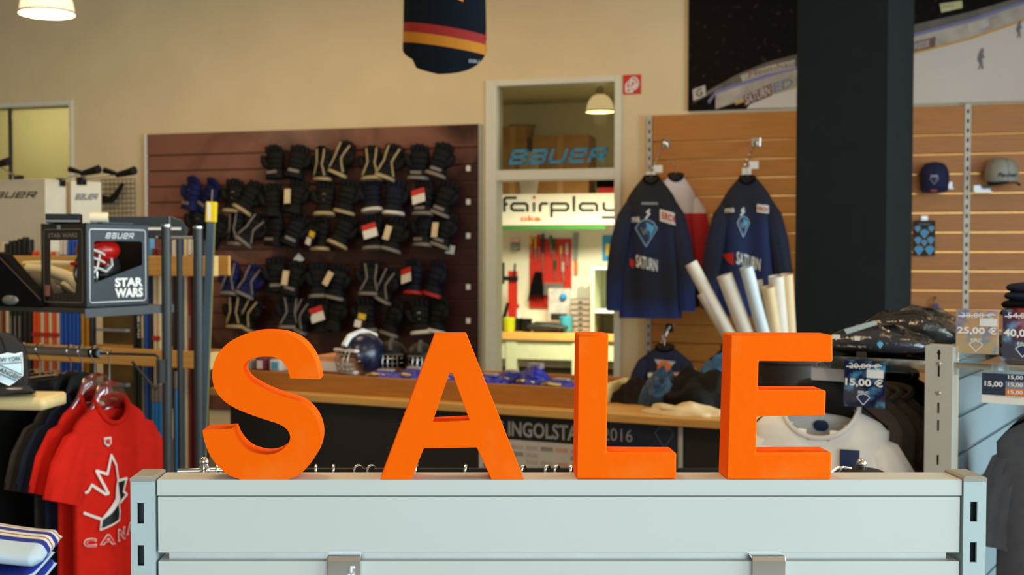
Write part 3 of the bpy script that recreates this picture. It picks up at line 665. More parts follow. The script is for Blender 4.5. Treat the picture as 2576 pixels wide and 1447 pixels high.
for ri, row in enumerate(PAIRS):
    for ci, (pl, pr, col, trim, st, tilt) in enumerate(row):
        for side, (px, py) in ((-1, pl), (1, pr)):
            b = -.035 - .08
            a, z = W.p(px, py, b)
            zlow = z - .13
            lab = f'{"left" if side < 0 else "right"} {col} hockey glove with {trim} trim, {ORD[ci]} pair from left, {ROWN[ri]}'
            t = thing('hockey_glove', lab, 'glove', W, (a, b, z), 'hockey gloves on the maroon slatwall')
            rn = random.Random(gi); gi += 1
            t.rotation_euler = (rad(rn.uniform(-14, -4)), rad(1.3 * tilt * (.45 if side < 0 else 1) * rn.uniform(.7, 1.25) - (9 if side < 0 else 0)), W.rot + rad(rn.uniform(-34, 26)))
            t.rotation_mode = 'XYZ'; t.scale = (1.04, .95, 1.06 + .06 * rn.random())
            g_ = glove_meshes(side); cm, tm = gc[col], gc[trim]
            inst(g_['cuff'], 'cuff', cm, t); inst(g_['hand'], 'hand', cm, t); inst(g_['thumb'], 'thumb', cm, t)
            for f in g_['finger']: inst(f, 'finger', cm, t)
            if 'b' in st: inst(g_['cuff_band'], 'cuff_band', tm, t)
            if 'p' in st:
                for f in g_['piping']: inst(f, 'piping', tm, t)
            if 'l' in st: inst(g_['logo'], 'logo', gc['grey'], t)
            if 'm' in st and side < 0: inst(g_['palm_patch'], 'palm_patch', tm, t)
            o = MB().tube([(0, .02, .02), (0, .095, .06)], .004, 6).build('hang_cord', gc['grey'], t, org=(0, 0, 0))
            if 't' in st and side > 0:
                MB().box(-.075, -.03, -.085, -.082, -.07, .03, M=Matrix.Rotation(rad(rn.uniform(-25, 25)), 4, 'Y')).build('hang_tag', mat('cream_tag', (214, 190, 150), .7), t, org=(0, 0, 0))
            if 'y' in st and side < 0:
                Mt = Matrix.Rotation(rad(16), 4, 'Y')
                MB().box(-.05, .03, -.085, -.082, -.11, .03, M=Mt).build('hang_tag', black, t, org=(0, 0, 0))
                MB().box(-.05, .0, -.086, -.0825, -.11, -.06, M=Mt).build('tag_panel', paper, t, org=(0, 0, 0))
                MB().box(-.035, .02, -.087, -.083, -.05, -.01, M=Mt).build('tag_print', print_yellow, t, org=(0, 0, 0))
            if 'r' in st and side < 0:
                Mt = Matrix.Rotation(rad(-14), 4, 'Y')
                MB().box(-.06, .045, -.085, -.082, -.06, .03, M=Mt).build('hang_tag', paper, t, org=(0, 0, 0))
                MB().box(-.06, .045, -.086, -.0825, .0, .04, M=Mt).build('tag_header', print_red, t, org=(0, 0, 0))

# ---------------------------------------------------------------- fire sign
fb = -.004; a0, z0 = W.p(1567, 238, fb); a1, z1 = W.p(1613, 187, fb)
t = thing('fire_sign', 'square red fire hose sign beside the workshop door', 'sign', W, ((a0 + a1) / 2, fb, z0))
MB().box(a0, a1, fb, -.0005, z0, z1).build('plate', print_red, t)
w_, h_ = a1 - a0, z1 - z0
def fs(u, v): return (a0 + u * w_, z0 + v * h_)
strokes([fs(.18, .12), fs(.18, .48), fs(.26, .62), fs(.36, .66), fs(.42, .6)], .012, fb - .002, 'symbol', print_white, t)
strokes([fs(.22, .3), fs(.42, .3), fs(.42, .12), fs(.18, .12)], .010, fb - .002, 'symbol', print_white, t)
cc = [(.6 + .24 * cos(k * pi / 9), .55 + .3 * sin(k * pi / 9)) for k in range(19)]
strokes([fs(*c) for c in cc] + [fs(.55, .3), fs(.5, .1)], .012, fb - .002, 'symbol', print_white, t)
strokes([fs(.42, .5), fs(.5, .72), fs(.66, .66), fs(.66, .45), fs(.52, .38)], .012, fb - .002, 'symbol', print_white, t)

# ---------------------------------------------------------------- maple slatwall on the right
mbk = -.05
ma0, ma1, ma2 = W.a(1640, mbk), W.a(2430, mbk), W.a(2900, mbk)
mt = W.z(1640, 291, mbk)
t = thing('slatwall', 'honey maple slatwall with perforated steel uprights holding jerseys and caps', 'slatwall', W, ((ma0 + ma1) / 2, mbk, .2))
zA, zB = W.z(1800, 354, mbk), W.z(1800, 494, mbk); mp_ = (zA - zB) / 3
hm = mat('honey_maple', (170, 104, 26), .42, var=.09, scale=5, stretch=(1, 8, 14))
edges = [mt]; z = zA
while z > .25: edges.append(z); z -= mp_
edges.append(.2)
for s0_, s1_ in ((ma0, ma1 - .02), (ma1 + .02, ma2)):
    MB().box(s0_, s1_, -.02, -.003, .2, mt).build('backing', mat('maple_backing', (150, 100, 50), .6), t)
    for i in range(len(edges) - 1):
        MB().box(s0_, s1_, mbk, -.02, edges[i + 1] + .0045, edges[i] - (.0045 if i else 0)).build('slat', hm, t, bevel=.002)
        if i: MB().box(s0_, s1_, -.034, -.02, edges[i] - .005, edges[i] + .002).build('slot_rail', mat('slot_metal', (200, 150, 90), .2, 1), t)
def perforated(parent, ac, hw, z0, z1, b, m, pitch, hs):
    mb = MB(); mb.box(ac - hw, ac - hw * .35, b, b + .03, z0, z1).box(ac + hw * .35, ac + hw, b, b + .03, z0, z1); z = z1
    while z > z0:
        mb.box(ac - hw * .35, ac + hw * .35, b, b + .03, max(z0, z - (pitch - hs)), z); z -= pitch
    mb.build('upright', m, parent)
    MB().box(ac - hw * .5, ac + hw * .5, b + .031, b + .034, z0, z1).build('upright_back', black, parent)
upm = mat('upright_steel', (176, 168, 156), .4, .3)
pp = W.z(2430, 300, mbk) - W.z(2430, 324, mbk)
perforated(t, W.a(1632, mbk), .018, .2, mt, mbk - .003, upm, pp * 1.0, pp * .42)
perforated(t, ma1, .019, .2, mt + .01, mbk - .003, upm, pp, pp * .42)

# ---------------------------------------------------------------- arena photograph
ab = -.03
t = thing('arena_poster', 'large photo poster of an ice rink and dark crowd above the slatwall', 'poster', W, (W.a(2100, ab), ab, W.z(1728, 279, ab)))
q0 = W.a(1728, ab); q1 = W.a(2440, ab); q2 = W.a(2900, ab); pz0 = W.z(1728, 279, ab); pz1 = 3.56
crowd = mat('crowd_print', (16, 10, 9), .6, col2=(70, 56, 58), scale=22, lo=.6, hi=.8, spec=.08)
ice = mat('ice_print', (196, 184, 176), .4, var=.03, scale=2)
brd = mat('boards_print', (160, 148, 138), .4, var=.2, scale=8)
brd2 = mat('stand_print', (84, 74, 66), .4, var=.25, scale=9)
blp = mat('faded_blue_print', (104, 104, 150), .4); yel = mat('faded_yellow_print', (186, 136, 30), .4); mrn = mat('faded_maroon_print', (96, 56, 54), .4)
fwh = mat('faded_white_print', (176, 164, 156), .4); fred = mat('faded_red_print', (140, 60, 56), .4)
MB().box(q0, q1 - .002, ab, -.003, pz0, pz1).build('panel', crowd, t)
MB().box(q1 + .002, q2, ab, -.003, pz0, pz1).build('panel', crowd, t)
def pq(pts, y, name, m):
    return patch([W.p(x, y_, ab) for x, y_ in pts], ab - y, name, m, t, t=.0006)
def arc(off):   # the curve of the rink boards, left picture then right
    return [(1800 + (x - 1800) * 1.0, y + off) for x, y in ((1800, 279), (1850, 262), (1900, 246), (1960, 228), (2000, 218), (2150, 176), (2300, 134), (2440, 98), (2576, 52), (2800, -20))]
def between(o1, o2, clip=True):
    A_, B_ = arc(o1), arc(o2)
    return A_ + B_[::-1]
# ice below the boards, clipped to the panel's lower edge
def lowz(px): return 279 - (px - 1728) * .0302
pq([(1878, lowz(1878) - 1)] + [(x, y) for x, y in arc(2)[2:]] + [(2800, lowz(2800)), (2440, lowz(2440)), (2100, lowz(2100))], .001, 'ice', ice)
pq([(x, y) for x, y in arc(2)[1:]] + [(x, y - 6) for x, y in arc(2)[1:]][::-1], .002, 'yellow_line', yel)
pq([(x, y - 6) for x, y in arc(2)] + [(x, y - 44) for x, y in arc(2)][::-1], .0015, 'boards', brd)
pq([(1784, 262)] + [(x, y - 44) for x, y in arc(2)] + [(x, y - 52) for x, y in arc(2)][::-1] + [(1780, 254)], .002, 'board_rail', blp)
pq([(1740, 262), (1775, 232), (1850, 190), (1925, 158), (2000, 138), (2150, 100), (2300, 62), (2440, 30), (2576, -10)] + [(x, y - 52) for x, y in arc(2)[:9]][::-1], .0012, 'stand', brd2)
pq([(1862, 190), (1925, 168), (2000, 150), (2000, 172), (1925, 188), (1868, 206)], .003, 'banner', brd)
lettering('Heimbau', [W.p(1884, 195, ab), W.p(1998, 168, ab), W.p(1998, 150, ab), W.p(1884, 178, ab)], ab - .0036, 'lettering', fred, t)
pq([(1870, 242), (1940, 210), (1943, 240), (1874, 268)], .0036, 'advert', mrn)
lettering('SATURN', [W.p(1876, 264, ab), W.p(1938, 238, ab), W.p(1936, 214, ab), W.p(1874, 241, ab)], ab - .0046, 'lettering', fwh, t, bold=.02)
pq([(1944, 209), (2000, 190), (2000, 222), (1946, 238)], .0036, 'advert', mat('faded_green_print', (150, 142, 100), .4))
lettering('ED', [W.p(1946, 234, ab), W.p(1996, 218, ab), W.p(1994, 194, ab), W.p(1945, 210, ab)], ab - .0046, 'lettering', blp, t, bold=.02)
pq([(1742, 226), (1774, 214), (1776, 240), (1744, 254)], .003, 'advert', fwh)
lettering('G', [W.p(1752, 246, ab), W.p(1768, 240, ab), W.p(1766, 220, ab), W.p(1750, 227, ab)], ab - .004, 'lettering', mat('dark_green_print', (40, 66, 40), .4), t, bold=.03)
pq([(2300, 106), (2354, 92), (2352, 118), (2300, 130)], .0036, 'advert', mrn)
lettering('REESE', [W.p(2301, 126, ab), W.p(2338, 117, ab), W.p(2338, 100, ab), W.p(2301, 109, ab)], ab - .0046, 'lettering', fwh, t, bold=.02)
pq([(2364, 10), (2420, 2), (2421, 20), (2368, 32)], .004, 'lit_sign', mat('lit_sign_print', (186, 180, 130), .4))
lettering('MTS', [W.p(2372, 22, ab), W.p(2398, 18, ab), W.p(2398, 10, ab), W.p(2372, 14, ab)], ab - .0048, 'lettering', brd2, t)
pq([(2434, 62), (2486, 46), (2488, 66), (2438, 84)], .0036, 'advert', fwh)
for px, py, s_ in ((2466, 148, 1), (2562, 74, .8)):
    pl_ = [(-6, 26), (-2, 14), (-8, 2), (-4, -14), (0, -22), (4, -28), (9, -24), (7, -12), (12, -4), (5, 0), (6, 12), (8, 26), (3, 26), (1, 14), (-2, 27)]
    pq([(px + x * s_, py + y * s_) for x, y in pl_], .003, 'skater', mat('skater_print', (96, 88, 100), .4))
from mathutils import noise
def thing_l(name, label, cat, loc, rot=0, group=None):
    o = thing(name, label, cat, None, tuple(loc), group); o.rotation_euler = (0, 0, rot); ORG[o.name] = (0, 0, 0); return o
def ip(tab, z):
    for (z0, v0), (z1, v1) in zip(tab, tab[1:]):
        if z >= z1: return v0 + (v1 - v0) * (z - z0) / (z1 - z0)
    return tab[-1][1]
def shirt(t, m, hw=.25, L=.7, hd=.05, neck=(.085, .09), long=False, fold=.012, ph=0., msl=None, mcol=None, slw=.1, kf=34, sleeve=None, drop=.085, flare=None, cr=.008):
    n = 56; tab = [(0, .30), (-.35 * drop, .62), (-.65 * drop, .86), (-drop, .99), (-2.2 * drop, .97), (-L, 1.0)]
    if flare: tab = [(0, .26), (-.4 * drop, .50), (-.75 * drop, .68), (-drop, flare), (-2.4 * drop, flare + .1), (-.6 * L, .95), (-L, 1.0)]
    dt = [(0, .45), (-drop, .8), (-.25, 1), (-L, 1.05)]
    def fy(x, z): return fold * min(1, max(0, (-z - .06) / .25)) * sin(kf * x + ph + 1.5 * z) * 1.0
    def pt(tt, z):
        w, d = hw * ip(tab, z), hd * ip(dt, z); c, s_ = cos(tt), sin(tt); e = 2.5
        x = w * math.copysign(abs(c) ** (2 / e), c); y = d * math.copysign(abs(s_) ** (2 / e), s_)
        return (x, y + fy(x, z), z)
    zl = [-drop * i / 9 for i in range(10)] + [-drop - (L - drop) * i / 22 for i in range(1, 23)]
    rings = [[pt(2 * pi * j / n, z) for j in range(n)] for z in zl]
    sk = lambda c: c.y < fy(c.x, c.z) and (c.x / neck[0]) ** 2 + (c.z / neck[1]) ** 2 < .92
    MB().loft(rings, False, False, skip=sk).build('body', m, t, angle=70)
    def drape(x, z):
        w, d = hw * ip(tab, z), hd * ip(dt, z); u = min(.97, abs(x / w)) if w else 0
        return -d * (1 - u ** 2.5) ** .4 + fy(x, z) - .002
    if neck[1] > .02:
        P = [(neck[0] * cos(q), drape(neck[0] * cos(q), neck[1] * sin(q)) if sin(q) < 0 else hd * .4 * sin(q), neck[1] * sin(q) if sin(q) < 0 else .012 * sin(q)) for q in [2 * pi * k / 30 for k in range(30)]]
        MB().tube(P, cr, 6, flat=1.3, closed=True).build('collar', mcol or m, t, angle=60)
    for sx in (-1, 1):
        if sleeve: P = [(sx * x, y, z) for x, y, z in sleeve]
        elif long: P = [(sx * x, y, z) for x, y, z in ((hw - .07, 0, -drop - .035), (hw - .01, -.005, -.17), (hw + .045, -.01, -.32), (hw + .075, -.012, -.55), (hw + .075, -.01, -.76), (hw + .072, -.01, -.80))]
        else: P = [(sx * x, y, z) for x, y, z in ((hw - .08, 0, -drop - .03), (hw - .03, 0, -.14), (hw + .03, 0, -.20), (hw + .085, 0, -.285), (hw + .095, 0, -.30))]
        rr = []
        k = len(P)
        for i in range(k):
            a_, b_ = Vector(P[max(0, i - 1)]), Vector(P[min(k - 1, i + 1)]); d = (b_ - a_).normalized(); e = Vector((d.z, 0, -d.x)) * (1 if sx > 0 else 1)
            w = slw * (1 - (.35 if long else .12) * i / (k - 1)) * (.5, .82, 1, 1, 1, 1)[i]; dd = hd * (.75 if not long else .8) * (.5, .85, 1, 1, 1, 1)[i]
            rr.append([Vector(P[i]) + e * w * cos(q) + Vector((0, 1, 0)) * (dd * sin(q) + .006 * sin(9 * q + i) * (i > 0)) for q in [2 * pi * j / 24 for j in range(24)]])
        MB().loft(rr, False, False).build('sleeve', msl or m, t, angle=70)
    return drape
def hanger(label, loc, rot, hook_r=.016, stem=.1, w=.2, m=None, group=None, clip=False, yaw=0):
    t = thing_l('clothes_hanger', label, 'hanger', loc, rot, group)
    P = [(hook_r * cos(q), 0, hook_r * sin(q)) for q in [rad(200) - rad(230) * k / 12 for k in range(13)]]
    P = [(-p[0], 0, p[2]) for p in P][::1]
    P += [(0, 0, -hook_r * 1.6), (0, 0, -stem)]
    MB().tube(P, .0022, 6, up=(0, 1, 0)).build('hook', chrome, t, angle=60)
    if clip:
        MB().tube([(-w, 0, -stem), (w, 0, -stem)], .003, 6).build('bar', chrome, t)
        for sx in (-1, 1): MB().box(sx * w * .8 - .014, sx * w * .8 + .014, -.012, .012, -stem - .035, -stem + .006).build('clip', chrome, t, bevel=.003)
    else:
        mm = m or film_m
        MB().loft([[(x, hy * cos(q), -stem + z + hz * sin(q)) for q in [j * pi / 4 for j in range(8)]] for x, hy, hz, z in ((-w, .006, .010, -.085), (-w * .6, .008, .02, -.045), (-.05, .009, .04, -.015), (0, .009, .045, -.005), (.05, .009, .04, -.015), (w * .6, .008, .02, -.045), (w, .006, .010, -.085))]).build('shoulders', mm, t, angle=60)
    return t
def crumple(name, label, cat, F, a, b, z, ra, rb, h, m, seed=0, freq=9, rough=.35, group=None, sub=None):
    t = thing(name, label, cat, F, (a, b, z), group); n, k = 40, 13; rings = []
    for i in range(k):
        s_ = i / (k - 1); r = (1 - s_ ** 1.6) if i < k - 1 else .02; ring = []
        for j in range(n):
            q = 2 * pi * j / n; x, y = cos(q) * r, sin(q) * r
            nz = noise.noise(Vector((x * freq * .25 + seed, y * freq * .25, s_ * 2))) ; n2 = noise.noise(Vector((x * freq * .3 + seed * .7, y * freq * .3 + seed, 5))) + .25 * noise.noise(Vector((x * freq * .6, y * freq * .6 + seed, 9)))
            rr = 1 + rough * (nz * 1.2)
            ring.append((a + ra * x * rr, b + rb * y * rr, z + max(.001, h * (s_ ** .7) * (1 + rough * 1.6 * n2) + (.002 if i == 0 else .004))) if i else (a + ra * x * rr, b + rb * y * rr, z + .001))
        rings.append(ring)
    MB().loft(rings).build('cloth', m, t, angle=75); return t

# ---------------------------------------------------------------- jerseys on the maple wall
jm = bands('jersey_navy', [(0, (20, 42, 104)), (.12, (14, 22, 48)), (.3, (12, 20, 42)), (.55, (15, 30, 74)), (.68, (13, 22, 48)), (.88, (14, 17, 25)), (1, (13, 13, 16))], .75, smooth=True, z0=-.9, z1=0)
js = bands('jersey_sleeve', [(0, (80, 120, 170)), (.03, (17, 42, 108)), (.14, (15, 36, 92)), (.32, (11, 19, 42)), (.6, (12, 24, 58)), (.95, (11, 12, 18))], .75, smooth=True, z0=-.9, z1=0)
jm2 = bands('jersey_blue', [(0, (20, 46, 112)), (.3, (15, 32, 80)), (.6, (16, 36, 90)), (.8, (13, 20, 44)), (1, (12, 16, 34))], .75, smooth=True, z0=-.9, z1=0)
def arm(pxa, pya, pxb, pyb, bb, label):
    a0, z0 = W.p(pxa, pya, mbk); a1, z1 = W.p(pxb, pyb, bb)
    t = thing('waterfall_hook', label, 'hook', W, (a0, mbk, z0), 'chrome arms on the maple slatwall')
    MB().tube([(a0, mbk - .004, z0), (a0, mbk - .05, z0), (a1, bb, z1), (a1, bb - .015, z1 + .02)], .009, 8).build('bar', chrome, t, angle=50)
    MB().box(a0 - .03, a0 + .03, mbk - .006, mbk - .001, z0 - .03, z0 + .03).build('plate', chrome, t, bevel=.002)
    for k in range(5):
        f = (k + 1) / 6; MB().ball((a0 + (a1 - a0) * f, mbk - .05 + (bb - mbk + .05) * f, z0 + (z1 - z0) * f + .012), .008, 5).build('stop', chrome, t)
arm(1675, 360, 1640, 432, -.5, 'sloping chrome arm holding the left navy jersey')
arm(1902, 358, 1868, 432, -.5, 'sloping chrome arm holding the right navy jersey')
arm(1683, 825, 1660, 872, -.45, 'sloping chrome arm holding the lower navy jersey')
def price_tags(px, py, b, n, label):
    for k in range(n):
        a, z = W.p(px + k * 18, py - k * 17, b + k * .12); solo(MB().box(a - .03, a + .03, b + k * .12, b + k * .12 + .002, z - .025, z + .025), 'price_card', paper, label + [', in front', ', behind it', ', hindmost'][k], 'card', W, (a, b + k * .12, z - .025), bevel=.0005)
price_tags(1637, 442, -.58, 2, 'white price card hanging above the left navy jersey')
price_tags(1878, 432, -.58, 2, 'white price card hanging above the right navy jersey')
def jersey(px, py, b, label, m, msl, hw, L, ph=0, rot=0, dec=None, slw=.085, neck=(.05, .045)):
    a, z = W.p(px, py, b); q = W.w(a, b, z); r = W.rot + rad(rot)
    t = thing_l('hockey_jersey', label, 'jersey', q, r, 'hockey jerseys on the maple slatwall')
    sc = L / .82
    sl = [(x, y, zz * sc) for x, y, zz in ((hw * .62, 0, -.15), (hw * .80, -.012, -.23), (hw * .98, -.022, -.38), (hw * 1.13, -.026, -.56), (hw * 1.16, -.024, -.74), (hw * 1.16, -.022, -.78))]
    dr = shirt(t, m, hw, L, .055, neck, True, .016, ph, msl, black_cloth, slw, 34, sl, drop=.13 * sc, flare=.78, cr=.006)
    F = Frame(q.x, q.y, r)
    if dec: dec(t, dr, lambda x, y: (lambda p: (p[0], p[1] - z))(F.p(x, y, -.05)))
    hanger('black hanger inside the ' + ' '.join(label.split()[:11]), (q.x, q.y, q.z + .07), r, stem=.1, w=.085, m=black)
    return t
def quad(P, x0, x1, y0, y1, sk=0): return [P(x0, y1), P(x1, y1 + sk), P(x1, y0 + sk), P(x0, y0)]
def crest(t, dr, P, cx, cy, wpx, hpx):
    c = P(cx, cy); e = P(cx + wpx, cy + hpx); w, h = abs(e[0] - c[0]), abs(e[1] - c[1])
    patch(kite(c[0], c[1], w, h), -.004, 'crest', mat('crest_navy', (22, 44, 92), .6), t, dr)
    strokes(kite(c[0], c[1], w, h), .007, -.006, 'crest_outline', mat('crest_line', (150, 180, 206), .6), t, dr, True)
    patch([(c[0], c[1] + h * .8), (c[0] + w * .8, c[1] + .42 * h), (c[0] + w * .3, c[1] - h * .4), (c[0] + w * .35, c[1] + h * .1), (c[0] + w * .1, c[1] + h * .2)], -.006, 'crest_wing', print_sky, t, dr)
    strokes([(c[0] - w * .5, c[1] + h * .4), (c[0] - w * .2, c[1] - h * .1), (c[0] - w * .05, c[1] + h * .35), (c[0] + w * .1, c[1] - h * .1)], .006, -.007, 'crest_lines', print_grey, t, dr)
def dec1(t, dr, P):
    lettering('hama', quad(P, 1568, 1610, 544, 562, -4), -.006, 'lettering', print_white, t, drape=dr, bold=.02)
    strokes([P(1625, 550), P(1634, 538), P(1628, 534), P(1634, 528)], .012, -.006, 'emblem', print_white, t, dr)
    patch(quad(P, 1660, 1702, 526, 556, 12), -.005, 'patch', paper, t, dr)
    lettering('ERDI', quad(P, 1665, 1698, 532, 550, 11), -.008, 'lettering', print_red, t, drape=dr, bold=.02)
    crest(t, dr, P, 1626, 586, 27, 34)
    lettering('SATURN', [P(1600, 672), P(1654, 684), P(1654, 654), P(1600, 640)], -.006, 'lettering', print_white, t, drape=dr, bold=.025)
    patch([P(1584, 650), P(1596, 656), P(1594, 676), P(1584, 668)], -.006, 'emblem', print_red, t, dr)
    patch(quad(P, 1614, 1655, 509, 515), -.006, 'patch', print_grey, t, dr)
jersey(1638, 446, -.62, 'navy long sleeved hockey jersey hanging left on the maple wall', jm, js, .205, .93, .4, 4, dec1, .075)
def dec2(t, dr, P):
    lettering('hama', quad(P, 1804, 1848, 522, 538, -4), -.006, 'lettering', print_white, t, drape=dr, bold=.02)
    strokes([P(1864, 542), P(1872, 532), P(1866, 530), P(1871, 524)], .012, -.006, 'emblem', print_white, t, dr)
    patch(quad(P, 1904, 1934, 514, 534, 3), -.005, 'patch', paper, t, dr)
    lettering('ERDI', quad(P, 1907, 1931, 519, 530, 3), -.008, 'lettering', print_red, t, drape=dr, bold=.02)
    crest(t, dr, P, 1870, 570, 15, 26)
    lettering('SATURN', [P(1852, 664), P(1912, 682), P(1914, 652), P(1854, 632)], -.006, 'lettering', print_white, t, drape=dr, bold=.025)
    patch([P(1815, 640), P(1845, 636), P(1846, 668), P(1832, 660)], -.006, 'emblem', print_red, t, dr)
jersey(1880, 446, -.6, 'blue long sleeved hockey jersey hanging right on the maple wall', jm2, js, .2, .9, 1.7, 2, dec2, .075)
wr = bands('white_red_jersey', [(0, (24, 28, 56)), (.25, (186, 24, 26)), (.72, (216, 206, 206))], .75, z0=-.95, z1=0)
jersey(1700, 440, -.3, 'white and red jersey half hidden behind the left navy jersey', wr, wr, .17, .9, 2.2, 8)
def dec3(t, dr, P):
    patch([P(1646, 904), P(1700, 910), P(1670, 942)], -.005, 'chevron', mat('chevron_grey', (190, 186, 190), .6), t, dr)
    c = P(1671, 925); MB().lathe([(.001, 0), (.045, 0), (.045, .004), (.001, .004)], 14, M=Matrix.Translation((c[0], dr(*c) - .006, c[1])) @ Matrix.Rotation(pi / 2, 4, 'X')).build('crest', print_orange, t)
    patch(quad(P, 1630, 1653, 938, 949), -.006, 'patch', paper, t, dr); patch(quad(P, 1690, 1711, 937, 950), -.006, 'patch', mat('pink_patch', (220, 160, 150), .6), t, dr)
    patch([P(1742, 930), P(1748, 926), P(1755, 938), P(1749, 942)], -.006, 'patch', print_yellow, t, dr)
jl = mat('lower_jersey_navy', (22, 32, 66), .8, var=.1, bump=.1)
jersey(1672, 872, -.58, 'short navy jersey with an orange crest hanging low behind the counter', jl, jl, .17, .42, .9, 0, dec3, .06, (.06, .03))
jersey(1838, 872, -.5, 'navy jersey hanging low on the maple wall, mostly hidden behind the letter E', jl, jl, .14, .42, 2.9, 0, None, .06, (.06, .03))

# ---------------------------------------------------------------- hanging jersey from the ceiling
def hangj():
    q = at(1118, 60, 5.2); hw = 108 / 3000 * 5.2
    nb = mat('dark_navy_knit', (16, 22, 30), .95, var=.1, scale=60, bump=.15, spec=.1)
    t = thing_l('hanging_jersey', 'dark jersey with a red and gold stripe hanging from the ceiling', 'jersey', (q.x, q.y, 0), rad(-14))
    n = 44
    def hem(th):   # lower edge, deeper at the front right
        f = max(0, -sin(th)); return at(1118, 196, 5.2).z + .115 * (1 - f) ** 1.3 + .05 * max(0, -cos(th)) * f + .03 * (cos(th) < -.6)
    def line(th, py): return at(1118, py, 5.2).z - .035 * cos(th) * (1 if sin(th) < 0 else .3)
    def ring(z, th): 
        w = hw * (1 + .04 * sin(4 * z)); return (w * cos(th), .105 * sin(th), z)
    ths = [2 * pi * j / n for j in range(n)]
    lv = [lambda th: 3.45, lambda th: 2.8, lambda th: line(th, 76)]
    def seg(fa, fb, name, m, k=1):
        rs = [[ring(fa(th) + (fb(th) - fa(th)) * i / k, th) for th in ths] for i in range(k + 1)]
        return MB().loft(rs, False, False).build(name, m, t, angle=70)
    seg(lambda th: 3.45, lambda th: line(th, 75), 'body', nb, 6)
    seg(lambda th: line(th, 75), lambda th: line(th, 99), 'red_stripe', mat('stripe_red', (140, 18, 16), .8, var=.05))
    seg(lambda th: line(th, 99), lambda th: line(th, 125), 'gold_stripe', mat('stripe_gold', (178, 112, 8), .8, var=.05))
    seg(lambda th: line(th, 125), hem, 'hem', nb, 3)
    F = Frame(q.x, q.y, rad(-14)); b = -.11
    p0, p1 = F.p(1176, 155, b), F.p(1200, 146, b)
    dr = lambda x, z: -.105 * math.sqrt(max(.02, 1 - (x / (hw * 1.04)) ** 2))
    blockword('BaU', [(p0[0], p0[1]), (p1[0], p0[1]), (p1[0], p1[1]), (p0[0], p1[1])], -.006, 'lettering', print_grey, t, dr)
    p0, p1 = F.p(1150, 3, b), F.p(1168, -20, b); patch([(p0[0], p0[1] + .01), (p1[0] - .01, p0[1]), (p1[0], p1[1]), (p0[0], p1[1])], -.004, 'emblem', print_orange, t, dr)
    MB().tube([(-.1, 0, 3.44), (.1, 0, 3.44)], .008, 6).build('hanging_bar', steel, t)
    for sx in (-.08, .08): MB().tube([(sx, 0, 3.44), (sx, 0, ZC)], .002, 5).build('hanging_wire', steel, t)
hangj()

# ---------------------------------------------------------------- caps and small goods on the right slatwall
def cap(loc, rot, s_, mc, mb_, label, pat=None, tilt=0, under=None):
    t = thing_l('baseball_cap', label, 'cap', loc, rot); t.rotation_euler = (rad(tilt), 0, rot); t.scale = (s_, s_, s_)
    n = 24
    MB().loft([[(.09 * r * cos(2 * pi * j / n), .10 * r * sin(2 * pi * j / n), z) for j in range(n)] for r, z in ((1, 0), (1.02, .03), (1.0, .065), (.9, .1), (.68, .125), (.4, .137), (.05, .141))], False, True).build('crown', mc, t, angle=50)
    MB().ball((0, 0, .141), .008, 5, (1, 1, .6)).build('button', mc, t)
    rs = []
    for i in range(6):
        f = i / 5; out = []
        for j, k in [(j, 0) for j in range(15)] + [(14 - j, 1) for j in range(15)]:
            th = rad(-84 + 12 * j); cz = cos(th)
            out.append((.087 * sin(th), -.094 * cz - .082 * f * cz ** .55, .006 - .008 * f - .02 * sin(th) ** 2 * (.4 + .6 * f) - .004 * k))
        rs.append(out)
    MB().loft(rs).build('brim', mb_, t, angle=40)
    MB().lathe([(.02, 0), (.0205, .002), (.001, .003)], 16, M=Matrix.Translation((.0, -.14, .0))).build('sticker', under or print_white, t)
    for k in range(6):
        th = pi / 6 + k * pi / 3; MB().tube([(.0925 * r * cos(th), .1025 * r * sin(th), z) for r, z in ((1, .0), (1.02, .03), (1.0, .065), (.9, .101), (.68, .1265), (.4, .138))], .0016, 4).build('seam', mc, t)
    if pat: pat(t)
    return t
cd_ = lambda x, z: -.10 * math.sqrt(max(.05, 1 - (x / .09) ** 2)) - .002 + max(0, z - .05) * .22
navyc = mat('cap_navy', (26, 28, 66), .9, var=.08, bump=.15); greyc = mat('cap_grey', (150, 152, 150), .9, var=.05, bump=.15); blackc = mat('cap_black', (24, 24, 26), .9, var=.08, bump=.15)
def p1(t):
    patch(kite(0, .058, .026, .026), -.004, 'emblem', print_navy, t, cd_); strokes(kite(0, .058, .026, .026), .004, -.006, 'emblem_outline', print_grey, t, cd_, True)
    patch(rect(-.022, .022, .078, .092), -.004, 'emblem_print', print_grey, t, cd_)
def p2(t): lettering('Panthers', (-.055, .055, .03, .055), -.004, 'lettering', print_black, t, drape=cd_, shear=.3, bold=.02)
capb = -.16
a, z = W.p(2350, 462, capb); cap(W.w(a, capb, z), W.rot + rad(-6), 1.0, navyc, navyc, 'navy baseball cap with a diamond emblem on the maple slatwall', p1, 22, mat('sticker_red', (214, 110, 100), .4))
a, z = W.p(2518, 456, capb); cap(W.w(a, capb, z), W.rot + rad(14), 1.08, greyc, blackc, 'grey cap with black brim and script lettering on the maple slatwall', p2, 6, mat('sticker_red', (214, 110, 100), .4))
for px, py, lab in ((2395, 470, 'clear holder arm carrying the navy cap'), (2490, 478, 'clear holder arm carrying the grey cap')):
    a, z = W.p(px - 20, py, mbk); t = thing('cap_holder', lab, 'holder', W, (a, mbk - .1, z), 'holders for caps')
    MB().box(a - .05, a + .05, mbk - .012, mbk - .002, z - .02, z + .03).build('plate', film_m, t); MB().box(a - .05, a + .05, mbk - .1, mbk - .01, z - .02, z - .014).build('ledge', film_m, t)
